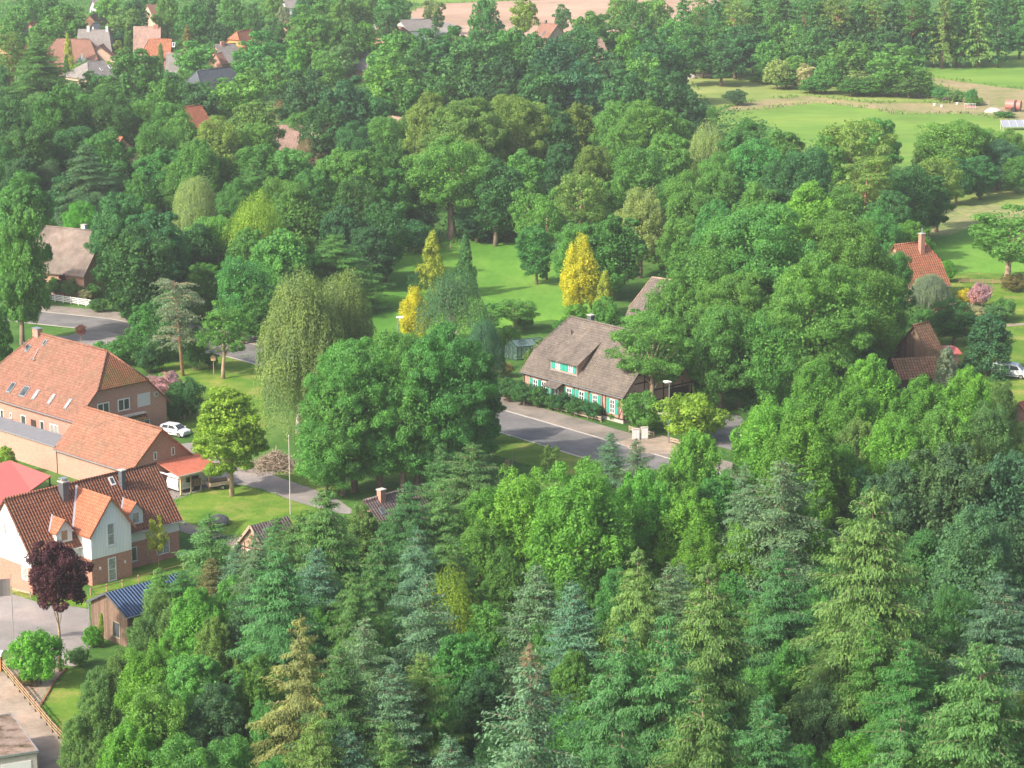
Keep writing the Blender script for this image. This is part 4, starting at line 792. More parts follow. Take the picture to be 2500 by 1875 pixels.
fence('low_rail_fence','low brown rail fence round the white gabled house',[r_(740,250),r_(1000,180),r_(1260,105),r_(1500,40)],.8,(.65,),2.6,'wood',.08,.12)
Cz=lambda x,y:G(1650+x*.3858,y*.3858)[:2]
fence('split_rail_fence','far wooden rail fence with stout posts along the meadow hedge',[Cz(1180,570),Cz(1300,585),Cz(1480,610),Cz(1650,627),Cz(1820,650),Cz(1980,668)],1.3,(.5,1.0),3.0,'grey_wood',.12,.22)
fence('meadow_fence','thin wire and post fence along the far edge of the central meadow',[G(835,650)[:2],G(960,630)[:2],G(1100,612)[:2],G(1130,600)[:2]],1.2,(1.0,),7,'grey_wood',.03,.12,.02)
Fk=lambda x,y:G(2100+x*.2411,560+y*.2411)[:2]
fence('garden_fence','low pale picket fence behind the yellow shrub at the right',[Fk(1000,545),Fk(1240,552),Fk(1440,560)],.9,(.3,.5,.7),1.5,'wood',.07,.1)
# brush pile, edging, stones, flowers
rg=random.Random(5)
e=empty('brush_pile',(-27.6,286.3,.0),0,'heap of brown cut branches under the willow','brush pile'); mb=MB()
for i in range(900):
    a=rg.uniform(0,6.28); rr=abs(rg.gauss(0,1.3)); x=rr*math.cos(a)*1.6; y=rr*math.sin(a); zt=max(.1,2.2-rr*.75)*rg.random(); d=Vector((rg.gauss(0,1),rg.gauss(0,1),rg.gauss(.1,.45))).normalized()*rg.uniform(.3,1.0)
    mb.bar((x-d.x,y-d.y,max(.03,zt-d.z)),(x+d.x,y+d.y,max(.03,zt+d.z)),rg.uniform(.02,.06))
mb.build('branches',M['grey_wood'],e,fix=False)
mb=MB(); pl=[RRp for RRp in (r_(335,1150),r_(400,1040),r_(440,965),r_(510,890),r_(545,850))]
for a,b in zip(pl[:-1],pl[1:]): mb.bar((a[0],a[1],gz(*a)+.08),(b[0],b[1],gz(*b)+.08),.14,.2)
tag(mb.build('lawn_edging',M['edge_brick']),'red brick edging between gravel bed and lawn by the bright bush','edging')
# greenhouse
x0,y0=T(205,535);x1,y1=T(300,552);x2,y2=T(470,520)
e=empty('greenhouse',(x0,y0,0),math.atan2(y1-y0,x1-x0)+.06,'dark green framed glass greenhouse in the garden','greenhouse')
w_=2.1;l_=4.0;he=1.9;hr=2.75;fr=MB()
ang=R(52)
def gl(a,t): return (a+t*math.cos(ang)*1.0,t*math.sin(ang)*1.0)
def pnt(a,t,z): 
    q=(a,0); return (a+t*.62,t*.95,z)
for t in (0,l_):
    for a in (0,w_*.33,w_*.66,w_): fr.bar(pnt(a,t,0),pnt(a,t,he+(hr-he)*(1-abs(a-w_/2)/(w_/2))),.07)
    fr.bar(pnt(0,t,he),pnt(w_/2,t,hr),.09); fr.bar(pnt(w_,t,he),pnt(w_/2,t,hr),.09)
    for z in (.1,he*.55,he): fr.bar(pnt(0,t,z),pnt(w_,t,z),.06)
for a,z in ((0,he),(w_,he),(w_/2,hr),(0,.1),(w_,.1)): fr.bar(pnt(a,0,z),pnt(a,l_,z),.08)
for i in range(1,7):
    t=l_*i/7
    for a in (0,w_): fr.bar(pnt(a,t,0),pnt(a,t,he),.045); fr.bar(pnt(a,t,he),pnt(w_/2,t,hr),.045)
fr.build('frame',M['green_frame'],e)
g=MB(); g.face([pnt(0,0,.1),pnt(w_,0,.1),pnt(w_,0,he),pnt(w_/2,0,hr),pnt(0,0,he)]); g.face([pnt(0,l_,.1),pnt(w_,l_,.1),pnt(w_,l_,he),pnt(w_/2,l_,hr),pnt(0,l_,he)]); g.face([pnt(0,0,.1),pnt(0,l_,.1),pnt(0,l_,he),pnt(0,0,he)]); g.face([pnt(w_,0,.1),pnt(w_,l_,.1),pnt(w_,l_,he),pnt(w_,0,he)]); g.build('wall_glass',M['gh_glass'],e,fix=False)
g=MB(); g.face([pnt(0,0,he),pnt(0,l_,he),pnt(w_/2,l_,hr),pnt(w_/2,0,hr)]); g.face([pnt(w_,0,he),pnt(w_,l_,he),pnt(w_/2,l_,hr),pnt(w_/2,0,hr)]); rf=g.build('roof_glass',M['gh_roof'],e,fix=False)
for t in (.8,2.7):
    a0,a1=w_*.62,w_*.85; zf=lambda a:he+(hr-he)*(1-abs(a-w_/2)/(w_/2))+.05
    MB().bar(pnt(a0,t,zf(a0)),pnt(a1,t,zf(a1)),.06).bar(pnt(a0,t+.6,zf(a0)),pnt(a1,t+.6,zf(a1)),.06).bar(pnt(a0,t,zf(a0)),pnt(a0,t+.6,zf(a0)),.06).bar(pnt(a1,t,zf(a1)),pnt(a1,t+.6,zf(a1)),.06).build('roof_vent',M['green_frame'],rf)
# far right field things
x,y=Cz(2135,705); e=empty('tank_trailer',(x,y,.03),R(-25),'round faded red slurry tank on wheels in the far field','tank trailer')
MB().tube([(-1.9,0,1.5),(-1.8,0,1.5),(1.8,0,1.5),(1.9,0,1.5)],[.7,1.15,1.15,.7],20).build('tank',M['red_tank'],e,smooth=False); MB().tube([(.3,0,1.5),(.9,0,1.5)],[1.17,1.17],20).build('band',M['timber'],e); MB().tube([(-1.93,0,1.5),(-1.88,0,1.5)],[.5,.5],16).build('hatch',M['white_smooth'],e)
for sg in (-1,1): wh=MB().tube([(.2,sg*.95,.55),(.2,sg*1.3,.55)],[.55,.55],16).build('wheel',M['rubber'],e)
MB().bar((-1.8,0,.7),(-3.3,0,.6),.14).build('drawbar',M['red_tank'],e)
x,y=Cz(2010,712); e=MB().ball((0,0,0),1.,14,8,(2.2,1.4,.95),.09,8).build('covered_heap',M['concrete'],smooth=True); e.location=(x,y,.2); tag(e,'low heap under pale grey sheet beside the red tank','heap')
x,y=Cz(2150,822); e=empty('solar_frame',(x,y,.02),R(5),'low frame of blue grey panels in the field at the right edge','solar panels')
MB().slab([[(-3.3,-1.2,.8),(3.6,-1.2,.8),(3.6,1.1,2.1),(-3.3,1.1,2.1)]],[[(-3.3,0),(3.6,0),(3.6,2.6),(-3.3,2.6)]],.06).build('panel',M['panel_grey'],e)
fr=MB(); 
for i in range(5): fr.bar((-3.3+i*1.72,-1.22,.84),(-3.3+i*1.72,1.12,2.14),.05)
fr.bar((-3.2,1,.0),(-3.2,1,2.0),.08).bar((3.5,1,0),(3.5,1,2.0),.08).bar((-3.2,-1.1,0),(-3.2,-1.1,.8),.08).bar((3.5,-1.1,0),(3.5,-1.1,.8),.08); fr.build('frame',M['white_smooth'],e)
# a dark pony grazing at the fence: one continuous skinned body
def animal(name,label,cat,loc,rz,mat,s=1.):
    J=[(0,0,1.05),(.35,0,1.08),(.7,0,1.05),(-.35,0,1.06),(-.7,0,1.08),(.95,0,1.0),(1.15,0,.7),(1.32,0,.38),(1.48,0,.16),(-.95,0,.95),(-1.0,0,.5)]
    Rr=[.30,.30,.27,.30,.27,.17,.13,.12,.07,.06,.05]; E_=[(0,1),(1,2),(0,3),(3,4),(2,5),(5,6),(6,7),(7,8),(4,9),(9,10)]
    for (hx,sg,par) in ((.62,1,2),(.62,-1,2),(-.62,1,4),(-.62,-1,4)):
        b=len(J); J+=[(hx,sg*.18,.75),(hx+(.04 if hx>0 else .05),sg*.18,.42),(hx+(0 if hx>0 else -.06),sg*.18,.36 if hx<0 else .3),(hx,sg*.18,.03)]; Rr+=[.13 if hx>0 else .16,.07,.06,.06]; E_+=[(par,b),(b,b+1),(b+1,b+2),(b+2,b+3)]
    me=bpy.data.meshes.new(name); me.from_pydata([(a*s,b*s,c*s) for a,b,c in J],E_,[]); me.materials.append(mat); o=bpy.data.objects.new(name,me); C.objects.link(o)
    sk=o.modifiers.new('skin','SKIN')
    for i,v in enumerate(me.skin_vertices[0].data if me.skin_vertices else []): v.radius=(Rr[i]*s,)*2
    o.modifiers.new('sub','SUBSURF').levels=1
    o.location=loc; o.rotation_euler=(0,0,rz); return tag(o,label,cat)
def animal_safe(*a,**k):
    import bmesh
    o=animal(*a,**k); me=o.data
    if not me.skin_vertices:
        bm=bmesh.new(); bm.from_mesh(me); bm.verts.layers.skin.new(); bm.to_mesh(me); bm.free()
    return o
def pony(name,label,cat,loc,rz,mat,s=1.):
    # explicit smooth tube body so that it stays one surface
    import bmesh
    o=animal(name,label,cat,loc,rz,mat,s); me=o.data; bm=bmesh.new(); bm.from_mesh(me); ly=bm.verts.layers.skin.verify(); bm.verts.ensure_lookup_table()
    Rr=[.30,.30,.27,.30,.27,.17,.13,.12,.07,.06,.05]+[.13,.07,.06,.06]*2+[.16,.07,.06,.06]*2
    for i,v in enumerate(bm.verts): v[ly].radius=(Rr[i]*s,)*2; v[ly].use_root=(i==0)
    bm.to_mesh(me); bm.free(); return o
x,y=Cz(1715,655); pony('pony','dark pony grazing by the rail fence in the far field','horse',(x,y,.03),R(160),M['horse'],1.15)
for i,(a,b,lb) in enumerate(((1637,668,'small white bucket left of the pony'),(1683,678,'small white bucket just below the pony'),(1780,662,'small white bucket right of the pony'))):
    x,y=Cz(a,b); o=MB().tube([(0,0,0),(0,0,.5)],[.28,.36],12).build('bucket',M['white_smooth']); o.location=(x,y,.03); tag(o,lb,'bucket','buckets in the far field')
x,y=Cz(1860,690); e=empty('feed_trough',(x,y,.03),R(-8),'red and white feed rack between pony and red tank','feed rack'); MB().box(-1.4,1.4,-.4,.4,.4,.7).build('tray',M['red_tank'],e); mb=MB()
for i in range(8): mb.bar((-1.3+i*.37,-.4,.0),(-1.3+i*.37,-.4,1.3),.05)
mb.bar((-1.4,-.4,1.3),(1.4,-.4,1.3),.07); mb.build('bars',M['white_smooth'],e)
x,y=Cz(85,497); o=MB().ball((0,0,0),1.,14,8,(2.0,1.5,1.0),.09,2).build('covered_heap',M['concrete'],smooth=True); o.location=(x,y,.2); tag(o,'pale heap at the left end of the far meadow','heap')
x,y=Cz(205,487); e=empty('timber_stack',(x,y,.02),R(4),'long pale stack of timber at the far meadow edge','timber stack'); mb=MB()
for i in range(5):
    for j in range(3): mb.tube([(-3.2,(i-2)*.32,.2+j*.28),(3.2,(i-2)*.32,.2+j*.28)],[.15,.15],7)
mb.build('logs',M['concrete'],e)
for a,b,lb in ((480,465,'white stake, left one below the far hedge'),(518,468,'white stake, right one below the far hedge')):
    x,y=Cz(a,b); e=pole('marker_stake',lb,'stake',x,y,0,2.6,.14,'white_smooth')
x,y,_=G(1752,1010); 
# seating at the farmhouse wall
for k,(a,b) in enumerate(((480,1425),(560,1460))):
    x,y,_=G(a*.1989,776+b*.1989); o=MB(); o.box(-.3,.3,-.3,.3,.42,.48).box(-.3,.3,.26,.32,.48,.95)
    for sx in (-.27,.22):
        for sy in (-.27,.22): o.box(sx,sx+.05,sy,sy+.05,0,.42)
    o=o.build('garden_chair',M['white_smooth']); o.location=(x,y,0); o.rotation_euler=(0,0,R(-135)); tag(o,('left' if k==0 else 'right')+' one of two white garden chairs at the farmhouse wall','chair','garden chairs at the farmhouse')
# ------------------------------------------------------------------ trees and shrubs
def nrm(a): return a/np.maximum(1e-6,np.linalg.norm(a,axis=-1,keepdims=True))
class Leaves:
    """collects leaf blades: centre, normal, length direction, length, width"""
    def __init__(s,seed): s.r=np.random.default_rng(seed); s.V=[]
    def add(s,P,Nn,L,Wd,T=None,fold=.15):
        P=np.asarray(P,float); Nn=nrm(np.asarray(Nn,float)); n=len(P)
        if T is None: T=s.r.normal(size=(n,3))
        T=nrm(np.asarray(T,float)-Nn*np.sum(T*Nn,axis=1,keepdims=True)); B=np.cross(Nn,T); L=np.broadcast_to(L,(n,))[:,None]; Wd=np.broadcast_to(Wd,(n,))[:,None]
        s.V.append(np.stack([P-T*L/2,P+B*Wd/2+Nn*Wd*fold,P+T*L/2,P-B*Wd/2+Nn*Wd*fold],1))
    def mesh(s,name,mat):
        V=np.concatenate(s.V).reshape(-1,3); n=len(V)//4; me=bpy.data.meshes.new(name); me.vertices.add(len(V)); me.vertices.foreach_set('co',V.ravel().astype(np.float32))
        me.loops.add(4*n); me.loops.foreach_set('vertex_index',np.arange(4*n,dtype=np.int32)); me.polygons.add(n); me.polygons.foreach_set('loop_start',np.arange(0,4*n,4,dtype=np.int32)); me.polygons.foreach_set('loop_total',np.full(n,4,np.int32)); me.materials.append(mat); me.update(calc_edges=True); return me
def dirs(r,n,bias,k):
    return nrm(r.normal(size=(n,3))+bias*k)
def trunk_mesh(name,mat,H,r0,targets,rg,lean=.4,top=.75,stems=1,limb_r=.3):
    mb=MB()
    for s_ in range(stems):
        a=6.28*s_/stems+rg.random(); sp_=0 if stems==1 else .25
        p=[(sp_*math.cos(a),sp_*math.sin(a),-.3),(sp_*1.3*math.cos(a)+rg.uniform(-.1,.1),sp_*1.3*math.sin(a),H*.12)]; 
        for t in (.3,.5,top): p.append((sp_*6*t*math.cos(a)+rg.uniform(-lean,lean)*t,sp_*6*t*math.sin(a)+rg.uniform(-lean,lean)*t,H*t))
        q=r0/(stems**.5); mb.tube(p,[q*1.25,q,q*.78,q*.55,q*.12],8)
        for k,tg in enumerate(targets[s_::stems]):
            tz=min(H*top*.95,max(H*.18,tg[2]*.62)); f=tz/(H*top); i=2 if f<.6 else 3; base=Vector(p[2]).lerp(Vector(p[4]),min(1,max(0,(tz-H*.3)/(H*(top-.3))))) if tz>H*.3 else Vector(p[1]).lerp(Vector(p[2]),max(0,(tz-H*.12)/(H*.18)))
            tgv=Vector(tg); mid=base.lerp(tgv,.5)+Vector((rg.uniform(-.4,.4),rg.uniform(-.4,.4),rg.uniform(-.2,.5))); mb.tube([base,mid,tgv],[q*limb_r,q*limb_r*.6,q*limb_r*.2],5,cap=False)
    o=mb.build(name,mat,None,smooth=True); me=o.data; bpy.data.objects.remove(o); return me
def broad(seed,H=16.,W=12.,zb=.08,nl=36,nc=11,nf=105,ls=.27,lobe=.30,top=1.,taper=0.,upright=0.,gap=0.,rag=.35,bark='bark',fill=.12,squash=.8,stems=1,r0=.38,lw=.6):
    r=np.random.default_rng(seed); rg=random.Random(seed); a=W/2; hz=H*(1-zb)/2; c=np.array([0,0,H*zb+hz]); L=Leaves(seed+1); tg=[]
    i=np.arange(nl)+.5; ph=np.arccos(1-2*i/nl*.93); th=np.pi*(1+5**.5)*i+r.normal(0,.25,nl); D_=np.stack([np.cos(th)*np.sin(ph),np.sin(th)*np.sin(ph),np.cos(ph)],1)
    D_=nrm(D_+r.normal(0,.14,D_.shape))
    for d in D_:
        if rg.random()<gap: continue
        rl=a*lobe*rg.uniform(.75,1.3); q=rg.uniform(1-rag,1.0); prof=1-taper*max(0,(d[2]+.3)/1.3); zz=d[2]
        lc=c+np.array([d[0]*prof*(a-rl*.75)*q,d[1]*prof*(a-rl*.75)*q,zz*(hz-rl*.7)*(q*.5+.5)]); tg.append(tuple(lc))
        cd=dirs(r,nc,d,.55); rc=rl*r.uniform(.30,.52,nc); cc=lc+cd*(rl*.8)*r.uniform(.55,1.,(nc,1)); cc[:,2]=lc[2]+(cc[:,2]-lc[2])*(squash+upright)
        for k in range(nc):
            n=int(nf*(rc[k]/(rl*.41))**1.6); dd=dirs(r,n,nrm((cd[k]*.6+np.array([0,0,.5]))[None])[0],.75); P=cc[k]+dd*rc[k]*r.uniform(.55,1.12,(n,1))*np.array([1,1,squash+upright*1.2])
            L.add(P,dd*.95+r.normal(0,.45,dd.shape),ls*r.uniform(.7,1.3,n),ls*lw*r.uniform(.7,1.2,n))
    nfil=int(len(D_)*nc*nf*fill); P=r.normal(size=(nfil,3)); P=nrm(P)*r.uniform(.3,.78,(nfil,1))*np.array([a,a,hz])+c; L.add(P,r.normal(size=P.shape)+[0,0,.6],ls*1.7,ls*1.1)
    rg.shuffle(tg)
    return L.mesh('crown',M['leaf']),trunk_mesh('trunk',M[bark],H,r0,tg[:14],rg,stems=stems),H,W
def conifer(seed,H=20.,W=8.,droop=.5,gapz=.55,per=6,sp_=.30,blade=.34,bw=.13,hang=.4,zb=.06,pw=.8,jit=.25,bark='bark',tip=.0,stiff=False,curl=.0,nhang=4):
    r=np.random.default_rng(seed); rg=random.Random(seed); L=Leaves(seed+1); P,Nn,T,LL,WW=[],[],[],[],[]; z=H*zb; a0=0; br=[]
    while z<H*.985:
        f=(z-H*zb)/(H*(1-zb)); Rz=W/2*(1-f)**pw*(1 if f>.12 else .8+f*1.6)+.12
        n=per if f<.85 else max(3,per-2)
        for k in range(n):
            az=a0+6.283*k/n+rg.uniform(-.35,.35); ln=Rz*rg.uniform(1-jit*1.3,1+jit); rise=ln*rg.uniform(.05,.28)*(1+f*1.2); dr=droop*ln*(1.15-f)*rg.uniform(.7,1.2); ca,sa=math.cos(az),math.sin(az); st=max(3,int(ln/sp_))
            if rg.random()<.05: continue
            zz=z+rg.uniform(-.25,.25)
            pth=lambda t:(ca*ln*t,sa*ln*t,zz+rise*t*(1.4-.4*t)-dr*t*t+curl*ln*max(0,t-.6)**2*3)
            br.append((pth(0),pth(.5),pth(1)))
            for i in range(st):
                t=(i+.7)/st; x,y,q=pth(t); x2,y2,q2=pth(min(1.05,t+.08)); bd=np.array([x2-x,y2-y,q2-q]); bd/=np.linalg.norm(bd)+1e-6
                side=np.array([-sa,ca,0]); w_=(.34*ln*(1-t)**.8*(.35+min(1,t*2.2))+.16)*rg.uniform(.7,1.2)
                for sg in (-1,0,1):
                    dv=bd*.75+side*sg*.9; dv/=np.linalg.norm(dv); m=max(1,int(w_/(blade*.62))) if sg else 1
                    for j in range(m):
                        s1=(j+.6)/m*w_; base=np.array([x,y,q])+dv*s1*(1 if sg else .5)+np.array([0,0,-hang*s1*s1*.5-.03*j])+r.normal(0,.05,3)
                        P.append(base); T.append(dv+np.array([0,0,-.25-hang*.5])+r.normal(0,.18,3)); Nn.append(np.array([0,0,1.])+r.normal(0,.4,3)+dv*.15); LL.append(blade*rg.uniform(.8,1.35)); WW.append(bw*rg.uniform(.8,1.4))
                        for _ in range(nhang if rg.random()<hang*2 else (1 if nhang else 0)):
                            P.append(base+r.normal(0,.09,3)+np.array([0,0,-.10])); T.append(np.array([0,0,-1.])+dv*.45+r.normal(0,.22,3)); Nn.append(np.array([ca,sa,.5])+r.normal(0,.5,3)); LL.append(blade*rg.uniform(.7,1.2)); WW.append(bw*rg.uniform(.7,1.1))
        z+=gapz*rg.uniform(.75,1.2)*(.55+.45*(1-f)); a0+=2.4
    for i in range(40):
        t=rg.random(); P.append(np.array([0,0,H*(.975+.03*t)])); T.append(np.array([0,0,1.])+r.normal(0,.35,3)); Nn.append(r.normal(size=3)); LL.append(.3); WW.append(.09)
    L.add(np.array(P),np.array(Nn),np.array(LL),np.array(WW),T=np.array(T),fold=.1)
    mb=MB().tube([(0,0,-.3),(0,0,H*.3),(0,0,H*.7),(0,0,H*.99)],[.30,.23,.12,.02],8)
    for b in br[::2]: mb.tube(b,[.05,.035,.012],4,cap=False)
    o=mb.build('trunk',M[bark],None,smooth=True); me=o.data; bpy.data.objects.remove(o)
    return L.mesh('crown',M['needle']),me,H,W
def weeping(seed,H=18.,W=12.,strands=900,step=.22,ls=.26,lw=.10,zb=.1,lobes=9,bark='birchbark',dense=1.,inner=.5,long_=.34):
    r=np.random.default_rng(seed); rg=random.Random(seed); L=Leaves(seed+1); a=W/2; tg=[]; lb=[]
    for i in range(lobes):
        if i==0: lb.append((0,0,H*.80,a*.55,H*.19)); tg.append((0,0,H*.85)); continue
        th=i*2.4; f_=i/lobes; q=.18+.5*f_*rg.uniform(.8,1.15); z=H*(.86-.46*f_*rg.uniform(.75,1.15)); x,y=a*q*math.cos(th),a*q*math.sin(th); lb.append((x,y,z,a*rg.uniform(.36,.5),H*rg.uniform(.13,.2))); tg.append((x,y,z))
    P,Nn,T,LL,WW=[],[],[],[],[]
    for s_ in range(strands):
        x,y,z,rr,rh=lb[rg.randrange(lobes)] if s_>lobes else lb[s_%lobes]
        th=rg.uniform(0,6.283); u=rg.uniform(-.15,1); s1=math.sqrt(max(0,1-u*u)); o=np.array([math.cos(th)*s1,math.sin(th)*s1,u]); p=np.array([x,y,z])+o*np.array([rr,rr,rh])
        hang=H*long_*rg.uniform(.35,1.)*(.35+.65*(1-max(0,u))); hang=min(hang,p[2]-H*zb); n=max(2,int(hang/step)); out=np.array([o[0],o[1],0])
        for j in range(n):
            t=j/n; q=p+out*.35*math.sqrt(t)*1.2+np.array([0,0,-hang*t])+r.normal(0,.10,3)
            P.append(q); T.append(np.array([0,0,-1.])+out*.2+r.normal(0,.35,3)); Nn.append(out+np.array([0,0,.45])+r.normal(0,.5,3)); LL.append(ls*rg.uniform(.8,1.4)); WW.append(lw*rg.uniform(.8,1.5))
    P=np.array(P); L.add(P,np.array(Nn),np.array(LL),np.array(WW),T=np.array(T))
    for x,y,z,rr,rh in lb:
        n=int(420*inner*dense); d=dirs(r,n,np.array([0,0,1.]),.4); L.add(np.array([x,y,z])+d*np.array([rr,rr,rh])*r.uniform(.5,1.02,(n,1)),d+r.normal(0,.5,d.shape),ls*1.15,ls*.55)
    return L.mesh('crown',M['leaf']),trunk_mesh('trunk',M[bark],H,.3,tg,rg,top=.8,limb_r=.45),H,W
def columnar(seed,H=10.,W=4.,n=9000,ls=.30,pw=.62,zb=.03,clump=130):
    # narrow conifer of upright tufts: tufts lie on a pointed cone
    r=np.random.default_rng(seed); L=Leaves(seed+1); k=n//clump
    for i in range(clump):
        t=r.random()**.85; z=H*(zb+(1-zb)*t); R_=W/2*(1-t)**pw*(.75+.25*min(1,t*6)); th=r.uniform(0,6.283); out=np.array([math.cos(th),math.sin(th),0]); c=out*R_*r.uniform(.55,.9)+np.array([0,0,z]); rr=W*.13*r.uniform(.7,1.4)*(1-.5*t)
        d=dirs(r,k,out+np.array([0,0,.3]),.8); P=c+d*np.array([rr,rr,rr*1.7])*r.uniform(.5,1.1,(k,1)); L.add(P,d+r.normal(0,.45,d.shape),ls*r.uniform(.7,1.3,k),ls*.38,T=np.tile(np.array([0,0,-1.]),(k,1))+out*.5+r.normal(0,.4,(k,3)))
    mb=MB().tube([(0,0,-.2),(0,0,H*.5),(0,0,H*.95)],[.16,.09,.01],7); o=mb.build('trunk',M['bark'],None,smooth=True); me=o.data; bpy.data.objects.remove(o); return L.mesh('crown',M['needle']),me,H,W
def cedar(seed,H=12.,W=8.):
    # sparse cedar: flat tiers of drooping grey sprays with a bare lower trunk
    r=np.random.default_rng(seed); rg=random.Random(seed); L=Leaves(seed+1); br=[]
    for i in range(44):
        z=H*(.32+.64*(i/44)); ln=W/2*rg.uniform(.55,1.05)*(1.0 if z<H*.86 else .8)*(0.75 if .45<z/H<.6 else 1); az=i*2.4+rg.uniform(-.4,.4); ca,sa=math.cos(az),math.sin(az); rise=ln*rg.uniform(.1,.4); dr=ln*rg.uniform(.2,.6)*(1.3-z/H)
        pth=lambda t:np.array([ca*ln*t,sa*ln*t,z+rise*t-dr*t*t]); br.append([tuple(pth(t)) for t in (0,.5,1)])
        n=230; t=r.beta(2.2,1.2,n); lat=r.normal(0,.20,n)*ln*(.4+.8*t); P=np.stack([pth(tt) for tt in t])+np.stack([-sa*lat,ca*lat,-np.abs(lat)*.35+r.normal(0,.08,n)],1)
        L.add(P,np.array([0,0,1.])+r.normal(0,.45,(n,3)),.30,.11,T=np.array([ca,sa,-.5])+r.normal(0,.5,(n,3)))
    mb=MB().tube([(0,0,-.2),(0,0,H*.4),(.1,0,H*.75),(0,0,H*.96)],[.26,.20,.11,.03],8)
    for b in br: mb.tube(b,[.06,.04,.015],4,cap=False)
    o=mb.build('trunk',M['pinebark'],None,smooth=True); me=o.data; bpy.data.objects.remove(o); return L.mesh('crown',M['needle']),me,H,W
def bare(seed,H=12.,W=8.,leafn=2600,bark='palebark',up=.6):
    rg=random.Random(seed); r=np.random.default_rng(seed); mb=MB(); ends=[]
    def grow(p,d,l,rad,lv):
        q=p+d*l; m=p.lerp(q,.5)+Vector((rg.gauss(0,.06),rg.gauss(0,.06),0))*l; mb.tube([p,m,q],[rad,rad*.8,rad*.55],5 if lv<2 else 4,cap=False)
        if lv>=4: ends.append(tuple(q)); return
        if lv>=2: ends.append(tuple(q))
        for _ in range(rg.choice((3,3,4)) if lv<3 else 3):
            nd=(d+Vector((rg.gauss(0,.55)*W/H*1.3,rg.gauss(0,.55)*W/H*1.3,rg.gauss(up*.35,.25)))).normalized(); grow(q,nd,l*rg.uniform(.55,.8),rad*.55,lv+1)
    grow(Vector((0,0,-.2)),Vector((0,0,1)),H*.32,.2,0)
    L=Leaves(seed); E_=np.array(ends); idx=r.integers(0,len(E_),leafn); L.add(E_[idx]+r.normal(0,.35,(leafn,3)),r.normal(size=(leafn,3)),.20,.09)
    o=mb.build('trunk',M[bark],None,fix=False,smooth=True); me=o.data; bpy.data.objects.remove(o); return L.mesh('crown',M['leaf']),me,H,W
def shrub(seed,W=4.,H=3.,nl=14,nf=60,ls=.17,**k): return broad(seed,H,W,zb=.02,nl=nl,nc=7,nf=nf,ls=ls,lobe=.42,stems=3,r0=.12,**k)
